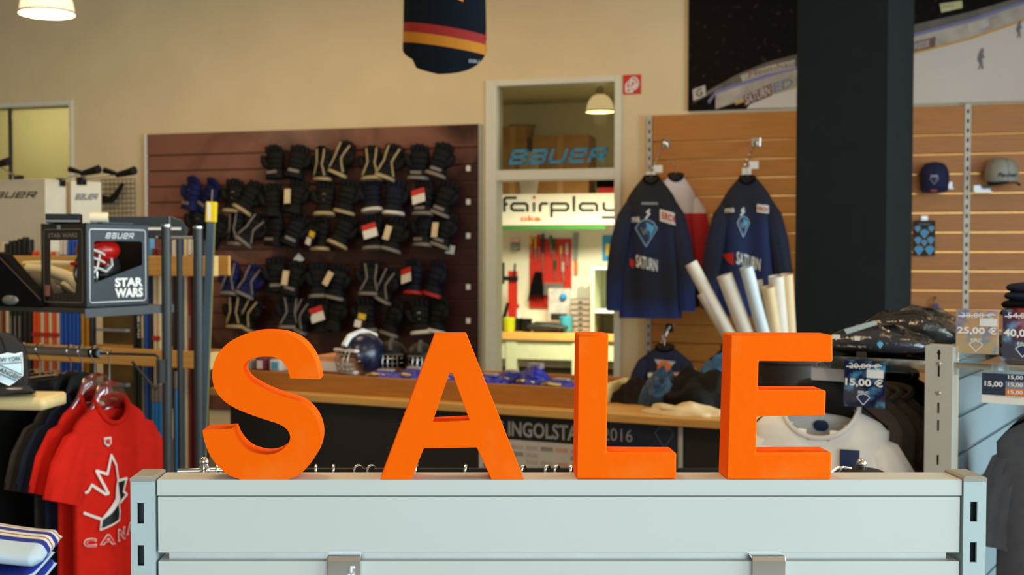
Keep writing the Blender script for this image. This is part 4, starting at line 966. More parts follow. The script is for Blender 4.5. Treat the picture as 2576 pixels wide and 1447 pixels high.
kb_ = mbk - .03; a0, z1 = W.p(2299, 555, kb_); a1, z0 = W.p(2352, 644, kb_)
t = thing('pin_card', 'black card of small diamond badges hanging on the maple slatwall', 'badge card', W, ((a0 + a1) / 2, kb_, z0))
MB().box(a0, a1, kb_, kb_ + .004, z0, z1).build('card', black, t)
MB().tube([((a0 + a1) / 2, kb_ + .01, z1 + .02), ((a0 + a1) / 2, mbk, z1 + .02)], .004, 6).build('peg', chrome, t)
MB().box((a0 + a1) / 2 - .02, (a0 + a1) / 2 + .02, kb_, kb_ + .003, z1, z1 + .03).build('hang_tab', film_m, t)
lettering('ERC INGOLSTADT', (a0 + .03, a1 - .03, z1 - .03, z1 - .018), kb_ - .001, 'lettering', print_grey, t)
for u, v, s_ in ((.18, .76, .018), (.82, .76, .018), (.5, .62, .026), (.2, .43, .022), (.8, .43, .022), (.5, .36, .018), (.25, .15, .028), (.75, .15, .028)):
    cx, cz = a0 + u * (a1 - a0), z0 + v * (z1 - z0)
    b_ = patch(kite(cx, cz, s_, s_ * 1.1), kb_ - .001, 'badge', print_blue, t); strokes(kite(cx, cz, s_, s_ * 1.1), .005, kb_ - .0035, 'badge_outline', print_grey, b_, None, True)
a, z = W.p(2354, 770, mbk - .05); t = thing('key_fob', 'small blue fob hanging low on the maple slatwall', 'key fob', W, (a, mbk - .05, z - .04))
MB().box(a - .018, a + .018, mbk - .06, mbk - .045, z - .045, z + .015).build('tab', mat('fob_blue', (34, 44, 140), .4), t, bevel=.004)
MB().tube([(a, mbk - .05, z + .015), (a - .008, mbk - .045, z + .04), (a + .006, mbk - .03, z + .055), (a, mbk, z + .06)], .006, 6).build('ring', chrome, t)

# ---------------------------------------------------------------- counter
ct, cth = .9, .032
ca0, ca1 = C.a(525), C.a(1862)
t = thing('sales_counter', 'long sales counter with a maple top and black front', 'counter', C, ((ca0 + ca1) / 2, .3, 0))
MB().box(ca0, ca1, 0, .75, ct - cth, ct).build('worktop', maple, t, bevel=.004)
MB().box(C.a(560), ca1 - .03, .05, .72, 0, ct - cth).build('front_body', mat('counter_black', (34, 30, 28), .6, var=.05), t)
bx0, bx1 = C.a(560, .08), C.a(1487, .08); bz = ct + .078
t = thing('display_case', 'low wooden display case lying along the counter top', 'display case', C, ((bx0 + bx1) / 2, .3, ct))
wd_ = mat('case_wood', (178, 112, 44), .4, var=.1, scale=6, stretch=(1, 8, 14))
MB().box(bx0, bx1, .08, .098, ct, bz).build('front_board', wd_, t, bevel=.003)
MB().box(bx1 - .02, bx1, .098, .54, ct, bz).build('end_board', maple_light, t, bevel=.003)
MB().box(bx0, bx1, .54, .56, ct, bz).build('back_board', wd_, t, bevel=.003)
MB().box(bx0, bx1 - .02, .098, .54, ct + .05, ct + .064).build('tray', mat('tray_wood', (150, 100, 54), .25, var=.1, scale=6, stretch=(1, 8, 14)), t)
tz = ct + .064
# banner on the counter front
bb_ = .035; tl, tr_ = C.p(1205, 1042, bb_), C.p(1717, 1069, bb_)
t = thing('calendar_banner', 'black and white season calendar poster on the counter front', 'poster', C, ((tl[0] + tr_[0]) / 2, bb_, .5))
MB().box(tl[0], tr_[0], bb_, bb_ + .006, .45, ct - cth - .003).build('sheet', mat('calendar_white', (196, 190, 180), .6, var=.04), t)
zb0 = C.z(1440, 1117, bb_)
xr_ = C.a(1708, bb_)
MB().box(tl[0], xr_, bb_ - .002, bb_, zb0, ct - cth - .004).build('header', mat('header_black', (14, 14, 16), .5, var=.3, scale=7), t)
MB().box(C.a(1530, bb_), xr_, bb_ - .003, bb_ - .002, C.z(1600, 1170, bb_), ct - cth - .006).build('header_panel', mat('header_navy', (18, 26, 50), .5, var=.4, scale=12), t)
gtx = mat('header_text', (150, 148, 146), .6)
h0, h1 = C.z(1360, 1103, bb_), C.z(1360, 1064, bb_)
lettering('ERC INGOLSTADT', (C.a(1206, bb_), C.a(1508, bb_), h0, h1), bb_ - .004, 'lettering', gtx, t, bold=.028)
lettering('2016', (C.a(1519, bb_), C.a(1594, bb_), C.z(1555, 1110, bb_), C.z(1555, 1078, bb_)), bb_ - .005, 'lettering', gtx, t)
cc = C.p(1672, 1100, bb_); strokes(kite(cc[0], cc[1], .035, .04), .004, bb_ - .005, 'emblem', mat('emblem_faint', (70, 90, 116), .6), t, None, True)
lettering('ERC', (C.a(1660, bb_), C.a(1688, bb_), C.z(1672, 1081, bb_), C.z(1672, 1073, bb_)), bb_ - .005, 'lettering', mat('emblem_faint', (70, 90, 116), .6), t)
cells = [mat('cell_grey', (140, 136, 130), .6), mat('cell_pink', (196, 150, 140), .6), mat('cell_pale', (176, 172, 164), .6)]
rn = random.Random(3)
for i in range(7):
    for j in range(6):
        if rn.random() < .45: continue
        x = C.a(1215, bb_) + i * .062; z = zb0 - .02 - j * .028
        MB().box(x, x + .05, bb_ - .001, bb_, z - .016, z).build('calendar_cell', cells[rn.choice((0, 0, 2, 2, 1))], t)
# goods in the display case
blue_p = mat('blue_pouch', (34, 40, 150), .35, var=.15); goldm = mat('gold_foil', (220, 190, 90), .3, .6)
def pouch(px, b, ra, rb, h, label, seed, yaw=0):
    a = C.a(px, b); t = crumple('lanyard_pouch', label, 'pouch', C, a, b, tz, ra, rb, h, blue_p, seed, 8, .25, 'blue pouches in the display case')
    MB().box(a - ra * .3, a + ra * .5, b - rb * .3, b + rb * .2, tz + h * .9, tz + h * 1.25, M=None).build('label_card', mat('pouch_card', (170, 160, 170), .3, .3), t, bevel=.003)
    MB().tube([(a - ra * .8, b - rb * .5, tz + .012), (a - ra * .3, b - rb * .9, tz + .02), (a + ra * .3, b - rb * .7, tz + .014)], .007, 6).build('gold_clip', goldm, t)
pouch(968, .2, .09, .07, .03, 'flat blue pouch left of the letter A in the display case', 1)
pouch(1040, .24, .08, .06, .04, 'blue pouch just behind the left leg of the letter A', 2)
pouch(1130, .2, .07, .06, .025, 'blue pouch seen through the letter A', 3)
pouch(1232, .2, .075, .08, .035, 'blue pouch with a gold edge right of the letter A', 4)
pouch(1283, .3, .06, .06, .04, 'small blue pouch with a yellow clip between A and L', 5)
pouch(1345, .26, .075, .08, .07, 'tall blue pouch with a silver card left of the letter L', 6)
pouch(1410, .2, .08, .07, .03, 'flat blue pouch with shiny front beside the letter L', 7)
a0, a1 = C.a(800, .3), C.a(905, .3); t = thing('paper_tray', 'shallow orange and cream carton between S and the helmet', 'carton', C, ((a0 + a1) / 2, .3, tz))
MB().box(a0, a1, .26, .44, tz, tz + .075).build('body', mat('apricot_card', (230, 160, 110), .6), t, bevel=.004)
MB().box(a0 + .01, a1 - .01, .25, .26, tz + .01, tz + .05).build('front_label', paper, t)
def helmet(t, c, r, shell, trim, cage=True, yaw=0):
    M = Matrix.Translation(c) @ Matrix.Rotation(yaw, 4, 'Z'); ORG[t.name] = (0, 0, 0)
    n = 22; rs = []
    for i in range(12):
        v = -.55 + 1.5 * i / 11; rr = math.sqrt(max(.02, 1 - min(.985, v * v)))
        rs.append([(r * .86 * rr * cos(2 * pi * j / n), r * 1.05 * rr * sin(2 * pi * j / n), r * v) for j in range(n)])
    sk = lambda p: p.y < -.3 * r and abs(p.x) < .62 * r and p.z < .22 * r
    MB().loft(rs, False, True, skip=sk).build('shell', shell, t, angle=50).matrix_local = M
    MB().box(-.7 * r, .7 * r, -1.02 * r, -.75 * r, .2 * r, .34 * r).build('brow', trim, t, bevel=.01).matrix_local = M
    MB().tube([(0, -1.0 * r, .45 * r), (0, -.7 * r, .82 * r), (0, 0, 1.0 * r), (0, .7 * r, .78 * r)], .14 * r, 8).build('ridge', trim, t, angle=50).matrix_local = M
    mb = MB()
    for x in (-.36, -.12, .12, .36): mb.tube([(x * r, -1.0 * r, .24 * r), (x * r * 1.1, -1.16 * r, -.1 * r), (x * r, -1.02 * r, -.55 * r)], .028 * r, 5)
    for z, w in ((.1, .62), (-.15, .66), (-.38, .58), (-.55, .46)): mb.tube([(-w * r, -.72 * r, z * r), (-w * .6 * r, -1.06 * r, z * r), (0, -1.15 * r, z * r), (w * .6 * r, -1.06 * r, z * r), (w * r, -.72 * r, z * r)], .028 * r, 5)
    mb.build('cage', steel, t, angle=50).matrix_local = M
    MB().box(-.5 * r, .5 * r, -.9 * r, -.6 * r, -.72 * r, -.52 * r).build('chin_cup', trim, t, bevel=.015).matrix_local = M
navyg = mat('gloss_navy', (20, 26, 54), .25); whiteg = mat('gloss_white', (222, 222, 224), .25)
a = C.a(912, .32); t = thing('goalie_helmet', 'white and navy helmet standing in the display case', 'helmet', C, (a, .32, tz))
helmet(t, (0, 0, .078), .108, navyg, whiteg, yaw=rad(-18))
for px, lab, r in ((985, 'black helmet right of the white and navy helmet', .085), (1058, 'black helmet half hidden by the letter A', .08)):
    a = C.a(px, .42); t = thing('small_helmet', lab, 'helmet', C, (a, .42, tz)); helmet(t, (0, 0, .06), r, black, black_metal, yaw=rad(25))
for i, (px, m, lab, w, h) in enumerate(((632, mat('silver_foil', (190, 190, 186), .3, .5), 'silver packet at the left inside the gap of the letter S', .027, .05), (668, mat('box_maroon', (110, 40, 60), .5), 'maroon packet inside the gap of the letter S', .027, .06), (706, whiteg, 'white blue packet at the right inside the gap of the letter S', .032, .055))):
    a = C.a(px, .25); t = thing('goods_packet', lab, 'packet', C, (a, .25, tz), 'packets behind the letter S')
    MB().box(a - w, a + w, .2, .3, tz, tz + h).build('pack', m, t, bevel=.01); MB().box(a - w * .5, a + w * .6, .198, .2, tz + .01, tz + h * .8).build('front_label', paper if i != 2 else print_sky, t)
# clothes piled on the counter's right end
crumple('folded_shirt', 'cream folded shirt lying at the front edge of the counter', 'shirt', C, C.a(1725, .12), .12, ct, .17, .085, .035, mat('cream_cloth', (226, 204, 160), .9, var=.08, scale=10), 3, 8, .3)
crumple('black_jacket', 'black jacket heaped on the counter beside the letter E', 'jacket', C, C.a(1765, .40), .40, ct, .19, .17, .135, mat('jacket_black', (14, 12, 11), .7, var=.2, spec=.2), 9, 9, .35)
crumple('blue_jacket', 'teal blue shiny jacket heaped left of the black jacket', 'jacket', C, C.a(1672, .38), .38, ct, .10, .13, .13, mat('jacket_teal', (14, 58, 90), .35, var=.35, scale=14), 14, 9, .35)
crumple('brown_jacket', 'dark brown jacket at the left end of the clothes heap', 'jacket', C, C.a(1605, .42), .42, ct, .11, .12, .085, mat('jacket_brown', (28, 19, 16), .7, var=.25, spec=.2), 21, 9, .4)
crumple('sky_blue_shirt', 'bright blue shirt at the back of the heap beside the letter E', 'shirt', C, C.a(1812, .62), .62, ct, .10, .10, .18, mat('shirt_blue', (24, 92, 146), .5, var=.2), 25, 9, .3)

# ---------------------------------------------------------------- poster tubes in a bin
tb_ = frame_at(1960, 5.3, -26.9)
bw = .16
bin_a = tb_.a(1985, 0); t = thing('tube_bin', 'dark bin holding white poster tubes in front of the pillar', 'bin', tb_, (bin_a, .1, 0))
z1 = tb_.z(1960, 905, 0)
MB().lathe([(.14, .0), (.15, .02), (.165, z1), (.155, z1), (.14, .03), (.001, .03)], 26, (bin_a, .1, 0)).build('body', mat('bin_brown', (44, 34, 28), .6), t, angle=40)
MB().lathe([(.165, z1 - .02), (.175, z1 - .01), (.168, z1 + .004), (.158, z1)], 26, (bin_a, .1, 0)).build('rim', mat('bin_brown', (44, 34, 28), .6), t, angle=40)
tm_ = [mat('tube_white', (214, 202, 188), .55, var=.03), mat('tube_cream', (214, 186, 142), .55, var=.03), mat('tube_cool', (196, 206, 210), .5, var=.03)]
TUB = [(1738, 662, 1905, 990, 0, 15, 'leaning far left with a long joint', .0), (1770, 735, 1915, 1000, 0, 17, 'short one under the far left tube', .02), (1822, 692, 1925, 1000, 0, 18, 'open ended, second leaning left', .0), (1877, 672, 1945, 1000, 2, 15, 'with a bluish side at the middle', -.02),
       (1905, 705, 1950, 1000, 0, 12, 'half hidden behind the bluish one', .1), (1932, 722, 1958, 1000, 1, 14, 'cream, short, right of the middle', .02), (1952, 695, 1965, 1000, 0, 17, 'wide white one near the pillar', .06), (1978, 690, 1985, 1000, 1, 15, 'upright cream one touching the pillar', .1)]
for px0, py0, px1, py1, mi, rpx, lab, b in TUB:
    p0, p1 = tb_.p(px0, py0, b), tb_.p(px1, py1, b); r = rpx * 1.14 / 3000 * 5.2; fb_ = -.06 + .03 * TUB.index((px0, py0, px1, py1, mi, rpx, lab, b))
    # slide the foot so that it stands inside the bin
    tt = thing('poster_tube', 'poster tube ' + lab, 'tube', tb_, (p1[0], .1 + fb_ * .6, p1[1]), 'poster tubes in the dark bin')
    A_, B_ = Vector((p1[0], .1 + fb_ * .6, p1[1])), Vector((p0[0], b, p0[1])); d = (B_ - A_).normalized(); u = Vector((0, 1, 0)); u = (u - d * u.dot(d)).normalized(); v = d.cross(u)
    def rg(P_, rr): return [tuple(P_ + (u * cos(q) + v * sin(q)) * rr) for q in [j * pi / 10 for j in range(20)]]
    MB().loft([rg(A_, r), rg(B_, r), rg(B_, r * .88), rg(A_, r * .88)], False, False).build('tube', tm_[mi], tt, angle=40)
    if lab.startswith('leaning far'):
        m_ = A_.lerp(B_, .45); MB().loft([rg(A_.lerp(B_, .05), r * 1.08), rg(m_, r * 1.08), rg(m_, r * .9)], False, False).build('sleeve', tm_[0], tt, angle=40)
# ---------------------------------------------------------------- stick rack
ra1 = R.a(519, 0); ra0 = R.a(-150, 0)
zl1, zl0 = R.z(500, 886, 0), R.z(500, 929, 0); zu1, zu0 = R.z(480, 644, 0), R.z(480, 695, 0)
t = thing('stick_rack', 'wooden rack with two long rails full of hockey sticks', 'rack', R, ((ra0 + ra1) / 2, .1, 0))
for z0, z1, nm in ((zl0, zl1, 'lower_rail'), (zu0, zu1, 'upper_rail')):
    MB().box(ra0, ra1, 0, .03, z0, z1).build(nm, maple, t, bevel=.003)
    MB().box(ra1, ra1 + .018, 0, .06, z0, z1).build('end_rail', maple_light, t, bevel=.003)
    MB().box(ra0, ra1, .15, .165, z0, z1).build('back_rail', maple, t, bevel=.003)
wp = R.a(244, .2); MB().box(wp - .014, wp + .014, .135, .149, 0, R.z(244, 560, .2)).build('upright', white_m, t)
MB().box(R.a(257, .16), R.a(330, .16), .12, .148, R.z(290, 826, .3), R.z(290, 820, .3)).build('cross_shelf', print_grey, t)
MB().box(R.a(257, .16), R.a(330, .16), .12, .148, R.z(290, 958, .3), R.z(290, 950, .3)).build('cross_shelf', print_grey, t)
MB().box(R.a(255, .16), R.a(335, .16), .166, .176, .1, zu0).build('back_panel', mat('olive_panel', (110, 88, 44), .7, var=.25, scale=6), t)
MB().box(ra0, ra1, -.02, .18, 0, .04).build('base', maple, t)
SM = {'black': (22, 21, 22), 'orange': (232, 84, 20), 'cream': (226, 206, 168), 'blue': (24, 84, 190), 'navy': (22, 36, 80), 'gold': (190, 134, 36), 'light blue': (96, 156, 200), 'maroon': (120, 26, 30), 'grey': (120, 116, 112), 'white': (224, 218, 206), 'bright blue': (30, 128, 206)}
sm = lambda n: mat('stick_' + n.replace(' ', '_'), SM[n], .4, var=.05)
def stick(px, w, col, ztop_px, label, b=.1, end=None, disc=False, prt=None, zt=None):
    a = R.a(px, b, 830); hw = w / 2 / 3000 * 5.1; z1 = zt if zt else R.z(px, ztop_px, b)
    t = thing('hockey_stick', label, 'hockey stick', R, (a, b, .041), 'hockey sticks in the wooden rack')
    ze = z1 - .075
    MB().box(a - hw, a + hw, b, b + .026, .12, ze).build('shaft', sm(col), t, bevel=.003)
    MB().box(a - hw * 1.06, a + hw * 1.06, b - .001, b + .027, ze, z1).build('grip', sm(end or col), t, bevel=.003)
    MB().prism([(b + .026, .12), (b - .01, .12), (b - .03, .045), (b + .14, .042), (b + .15, .10), (b + .03, .11)], a - hw * .5, a + hw * .5, M=Matrix(((0, 1, 0, 0), (1, 0, 0, 0), (0, 0, 1, 0), (0, 0, 0, 1)))).build('blade', black, t)
    if disc:
        c = R.z(px, 838 + (px / 30), b); MB().lathe([(.001, 0), (hw * 1.45, 0), (hw * 1.45, .006), (.001, .006)], 14, M=Matrix.Translation((a, b, c)) @ Matrix.Rotation(pi / 2, 4, 'X')).build('emblem_disc', mat('disc_red', (176, 30, 18), .4), t)
    if prt:
        c0, c1 = R.z(px, 850, b), R.z(px, 795, b); MB().box(a - hw * .6, a + hw * .6, b - .0015, b, c0, c1).build('print', sm(prt), t)
seq = [(7, 10, 'maroon', 610, 'first', 'cream'), (17, 8, 'cream', 612, 'second', 'black'), (27, 9, 'black', 606, 'third', None), (38, 9, 'black', 604, 'fourth', None), (49, 9, 'black', 600, 'fifth', None), (62, 10, 'black', 596, 'sixth', None), (74, 10, 'black', 602, 'seventh', None)]
for px, w, c, zt, o, e in seq: stick(px, w, c, zt, f'{c} hockey stick, {o} from the left edge in the rack', end=e, prt='grey' if c == 'black' and px in (27, 38, 49) else None)
for i, (px, c) in enumerate(((86, 'orange'), (95.5, 'orange'), (105, 'cream'), (115, 'orange'), (125, 'cream'), (135, 'orange'), (145, 'cream'))):
    stick(px, 9, c, 632, f'{c} stick with a red disc, {["first", "second", "third", "fourth", "fifth", "sixth", "seventh"][i]} in the orange and cream row', disc=True)
for i, px in enumerate((154, 164, 175.5, 185, 194.5)): stick(px, 8, 'blue', 600 if i < 3 else 604, f'plain blue hockey stick, {ORD[i]} of the five left of the white post', end='white' if i < 2 else None)
stick(206, 7, 'gold', 620, 'gold hockey stick right of the five blue ones'); stick(219, 7, 'gold', 622, 'second gold hockey stick beside the white post'); stick(229, 9, 'black', 610, 'black hockey stick touching the white post')
for px, w, c, zt, e, lab, prt in ((338, 10, 'black', 620, None, 'black stick right of the olive gap', None), (349, 9, 'black', 606, 'cream', 'black stick with white lettering below the black shelf', 'white'), (358, 8, 'grey', 600, None, 'grey printed stick beside the lettered black one', 'cream'), (367, 8, 'blue', 604, 'cream', 'bright blue stick left of the two cream ones', None), (377, 9, 'navy', 600, 'light blue', 'navy stick left of the two cream ones', None),
        (452, 12, 'light blue', 596, 'blue', 'light blue stick between the two black poles', None), (466, 7, 'cream', 600, 'cream', 'cream stick between the two black poles', None), (477, 8, 'maroon', 598, 'white', 'maroon stick beside the right black pole', 'grey'), (512, 9, 'black', 606, None, 'black stick at the right end of the rack', None), (487, 8, 'black', 600, 'white', 'black stick hidden behind the right pole', None), (437, 8, 'black', 604, 'white', 'black stick right of the left pole', None)):
    stick(px, w, c, zt, lab, end=e, prt=prt)
    if px == 349: lettering('EASTON', [(R.a(345, .098), R.z(349, 880, .098)), (R.a(345, .098), R.z(349, 810, .098)), (R.a(354, .098), R.z(349, 810, .098)), (R.a(354, .098), R.z(349, 880, .098))][::1], .097, 'lettering', print_black, bpy.data.objects[[o.name for o in bpy.data.objects if o.get('label') == lab][0]], bold=.02)
    if px == 452:
        c = R.p(452, 795, .098); o = [o for o in bpy.data.objects if o.get('label') == lab][0]
        strokes([(c[0] + .014 * cos(k * pi / 8), c[1] + .014 * sin(k * pi / 8)) for k in range(16)], .003, .097, 'emblem_ring', print_navy, o, None, True)
for i, px in enumerate((389, 399)): stick(px, 9, 'cream', 625, f'cream stick with a red disc and red top, {["left", "right"][i]} of the two by the pole', end='maroon', disc=True)
for i, px in enumerate((383, 392, 401)): stick(px, 8, 'bright blue', 968, f'short bright blue stick with silver end, {ORD[i]} in front of the lower rail', b=-.06, end='grey')
stick(441, 8, 'bright blue', 935, 'short bright blue stick between the black poles', b=-.06, end='grey')
# lone stick with the yellow end
q0, q1 = at(507, 1190, 4.45), at(533, 508, 4.45); d = (q1 - q0); top_ = q1; foot = q0 + d * (-(q0.z - .03) / d.z)
t = thing('hockey_stick', 'slate blue stick with a yellow end leaning against the rack', 'hockey stick', None, tuple(foot))
ORG[t.name] = tuple(foot); dn = (top_ - foot).normalized(); sx_ = Vector((1, 0, 0)); sx_ = (sx_ - dn * sx_.dot(dn)).normalized(); sy_ = dn.cross(sx_)
def bar(A_, B_, w, d_, name, m):
    rs = [[P_ + sx_ * w * x + sy_ * d_ * y for x, y in ((-1, -1), (1, -1), (1, 1), (-1, 1))] for P_ in (A_, B_)]; MB().loft(rs).build(name, m, t, bevel=.003)
Lt = (top_ - foot).length; ycut = foot + dn * (Lt - 51 / 3000 * 4.45 / dn.z)
bar(foot, ycut, .0145, .0145, 'shaft', mat('stick_slate', (66, 84, 104), .35, var=.05)); bar(ycut, top_, .019, .017, 'yellow_end', mat('stick_yellow', (246, 212, 10), .5, var=.03))
MB().box(-.005, .005, -.0185, -.0165, -.07, -.005, M=Matrix.Translation(top_ + Vector((-.008, 0, 0)))).build('end_label', print_white, t)
MB().tube([top_, top_ + dn * .045], .003, 6).build('end_pin', chrome, t)
MB().tube([foot + sx_ * .0155 - Vector((0, .01, 0)), ycut + sx_ * .0155 - Vector((0, .01, 0))], .0025, 5).build('edge_line', mat('edge_yellow', (150, 140, 40), .5), t)
MB().box(-.02, .24, -.012, .012, 0, .06, M=Matrix.Translation(foot)).build('blade', black, t, bevel=.004)

# ---------------------------------------------------------------- black pole stand with shelf
B0 = at(218, 775, 3.36); BF = Frame(B0.x, B0.y, rad(59))      # x runs along the box's right face, y along its left face
zsft = B0.z
Lb = .24; Wb = .186; Hb = at(218, 561, 3.36).z - zsft
pole1 = at(418, 636, 3.6); pole2 = at(498, 636, 3.66)
t = thing('pole_stand', 'black display stand of two round poles with a metal shelf', 'display stand', None, (pole1.x, pole1.y, 0)); ORG[t.name] = (pole1.x, pole1.y, 0)
for P_, py in ((pole1, 565), (pole2, 569)):
    zt_ = at(418, py, P_.y).z
    MB().lathe([(.001, 0), (.0148, 0), (.0148, zt_ - .004), (.001, zt_ - .004)], 18, (P_.x, P_.y, 0)).build('pole', black_metal, t, angle=40)
    MB().lathe([(.001, zt_), (.0155, zt_), (.016, zt_ - .005), (.0155, zt_ - .008)], 18, (P_.x, P_.y, 0)).build('pole_cap', steel, t, angle=40)
    MB().box(P_.x - .03, P_.x + .03, P_.y - .25, P_.y + .25, 0, .03).build('foot', black_metal, t)
zr = at(440, 597, 3.63).z
MB().tube([(at(392, 597, 3.6).x, 3.6, zr), (pole2.x - .012, pole2.y, zr)], .005, 8).build('cross_rod', chrome, t, angle=40)
# shelf plate and bracket (in world space, built in the box frame)
def bw_(a, b, z): return BF.w(a, b, z)
mb = MB(); c = [bw_(0 - .012, -.012, 0), bw_(.30, -.012, 0), bw_(.30, .75, 0), bw_(-.012, .75, 0)]
mb.loft([[(p.x, p.y, zsft - .016) for p in c], [(p.x, p.y, zsft - .001) for p in c]]).build('shelf', black_metal, t, bevel=.002)
c = [bw_(-.02, -.016, 0), bw_(.33, -.016, 0), bw_(.33, -.012, 0), bw_(-.02, -.012, 0)]
MB().loft([[(p.x, p.y, zsft - .026) for p in c], [(p.x, p.y, zsft - .002) for p in c]]).build('side_bracket', mat('bracket_grey', (66, 70, 74), .4), t)
c = bw_(.33, -.014, 0); MB().box(c.x - .004, pole1.x, c.y - .004, pole1.y + .004, zsft - .04, zsft + .045).build('bracket_hook', mat('bracket_grey', (66, 70, 74), .4), t)
# header plate at the back
q0, q1 = at(255, 600, 3.95), at(472, 545, 3.95); HF = Frame(q0.x, 3.95, rad(-2))
w_, h_ = q1.x - q0.x, q1.z - q0.z
t = thing('header_plate', 'dark blue grey header plate with a rounded end behind the helmet box', 'plate', HF, (w_ / 2, 0, q0.z))
MB().prism([(0, q0.z), (w_ - .002, q0.z), (w_, q0.z + h_ * .5), (w_ - .02, q1.z - .012), (w_ - .05, q1.z), (0, q1.z)], 0, .006).build('plate', mat('plate_slate', (50, 58, 64), .35), t, bevel=.002)
MB().box(w_ * .80, w_ * .803, -.004, 0, q0.z, q1.z).build('seam', grey_m, t); MB().box(w_ * .5, w_ * .93, -.004, 0, q0.z + h_ * .38, q0.z + h_ * .5).build('label_strip', paper, t)
MB().tube([(w_ * .9, .01, q0.z), (w_ * .9, .01, 0)], .01, 8).build('support', black_metal, t)
# helmet box
t = thing('helmet_box', 'dark window box with a red goalie helmet on the black shelf', 'box', BF, (Lb / 2, Wb / 2, zsft))
bxm = mat('box_card', (34, 44, 54), .4, var=.04); bxd = mat('box_card_dark', (22, 18, 17), .4, var=.04); sil = mat('silver_print', (200, 200, 198), .35, .3)
zt_ = zsft + Hb
MB().box(0, Lb, 0, Wb, zsft, zsft + .004).build('base', bxd, t); MB().box(0, Lb, 0, Wb, zt_ - .003, zt_).build('lid', bxd, t)
MB().box(Lb * .25, Lb * .75, -.001, .02, zt_, zt_ + .004).build('lid_tab', bxm, t)
def fq(u, v): return (u * Lb, zsft + v * Hb)
win = [fq(.12, .29), fq(.90, .5), fq(.90, .77), fq(.87, .79), fq(.15, .79), fq(.12, .77)]
win = [(x, z) for x, z in win]
MB().prism([fq(0, 0), fq(1, 0), fq(1, 1), fq(0, 1)], 0, .002, [win]).build('front_card', bxm, t)
MB().box(Lb - .002, Lb, 0, Wb, zsft, zt_).build('side_card', bxd, t)
MB().box(.16, Lb, Wb - .002, Wb, zsft, zt_).box(0, .16, Wb - .002, Wb, zsft, zsft + .15 * Hb).box(0, .16, Wb - .002, Wb, zsft + .85 * Hb, zt_).build('back_card', bxd, t)
strokes(rrect(.05 * Lb, .95 * Lb, zsft + .06 * Hb, zsft + .93 * Hb, .008), .003, -.001, 'border_line', sil, t, None, True)
blockword('BaUeR', [fq(.29, .822), fq(.74, .822), fq(.765, .89), fq(.315, .89)], -.0012, 'lettering', sil, t)
lettering('STAR', (.44 * Lb, .90 * Lb, zsft + .235 * Hb, zsft + .345 * Hb), -.0012, 'lettering', print_white, t, bold=.045)
lettering('WARS', (.44 * Lb, .90 * Lb, zsft + .105 * Hb, zsft + .22 * Hb), -.0012, 'lettering', print_white, t, bold=.045)
# left face lies in the plane x = 0; build it turned
MT = Matrix(((0, 1, 0, 0), (-1, 0, 0, 0), (0, 0, 1, 0), (0, 0, 0, 1)))          # (u, d, z) -> (d, -u, z)
def left(mb, name, m):
    mb.v = [(p[1], Wb - p[0], p[2]) for p in mb.v]; mb.f = [f[::-1] for f in mb.f] if False else mb.f; return mb.build(name, m, t)
def lq(u, v): return (u * Wb, zsft + v * Hb)
lw_ = [lq(.2, .25), lq(.26, .16), lq(.76, .16), lq(.80, .5), lq(.82, .80), lq(.2, .80)]
left(MB().prism([lq(0, 0), lq(1, 0), lq(1, 1), lq(0, 1)], 0, .002, [lw_]), 'left_card', bxd)
def leftflat(o):
    for v in o.data.vertices:
        c_ = o.data.vertices[v.index].co; x, y, z = c_.x + Lb / 2, c_.y + Wb / 2, c_.z
        c_.x = y - Lb / 2; c_.y = (Wb - x) - Wb / 2
    o.data.update()
dim = mat('silver_print_dim', (120, 112, 104), .4)
leftflat(strokes(rrect(.07 * Wb, .92 * Wb, zsft + .06 * Hb, zsft + .93 * Hb, .008), .0022, -.001, 'border_line', dim, t, None, True))
leftflat(lettering('STAR WARS', (.17 * Wb, .82 * Wb, zsft + .83 * Hb, zsft + .885 * Hb), -.0012, 'lettering', dim, t, bold=.03))
leftflat(blockword('BaUeR', [lq(.24, .09), lq(.66, .09), lq(.69, .13), lq(.27, .13)], -.0012, 'lettering', mat('dim_print', (48, 44, 42), .4), t))
leftflat(patch(rect(.1 * Wb, .2 * Wb, zsft + .13 * Hb, zsft + .26 * Hb), -.0012, 'barcode_label', mat('label_pink', (150, 90, 84), .6), t))
leftflat(patch(rect(.38 * Wb, .45 * Wb, zsft + .93 * Hb, zsft + .98 * Hb), -.0012, 'sticker', print_grey, t))
MB().prism([fq(.02, .02), fq(.98, .02), fq(.98, .98), fq(.02, .98)], .004, .0046).build('window_film', clear('window_film', (252, 252, 252), .0, .02, 1.12), t)
t2 = thing('goalie_helmet', 'red helmet with a white wire cage inside the dark window box', 'helmet', BF, (Lb * .5, Wb * .5, zsft + .008))
rg_ = mat('gloss_red', (190, 20, 16), .25); dg_ = mat('gloss_dark', (30, 34, 36), .3)
helmet(t2, (.015, .01, .095), .078, dg_, rg_, yaw=rad(-62))
MB().ball((-.01, -.02, .155), .066, 8, (1, .95, .6)).build('crown_shell', rg_, t2, angle=60)
mb = MB()
cg = mat('cage_white', (220, 218, 212), .3)
for u0, v0, u1, v1 in ((.09, .72, .5, .58), (.09, .62, .47, .5), (.09, .5, .44, .42), (.09, .37, .25, .35), (.33, .69, .13, .28), (.09, .72, .07, .62), (.5, .58, .43, .42)):
    a_, b_ = fq(u0, v0), fq(u1, v1); mb.tube([(a_[0] - Lb / 2, -.065, a_[1] - zsft - .008), ((a_[0] + b_[0]) / 2 - Lb / 2, -.078, (a_[1] + b_[1]) / 2 - zsft - .008), (b_[0] - Lb / 2, -.06, b_[1] - zsft - .008)], .0035, 6)
ORG[t2.name] = (0, 0, 0); mb.build('wire_cage', cg, t2, angle=60)
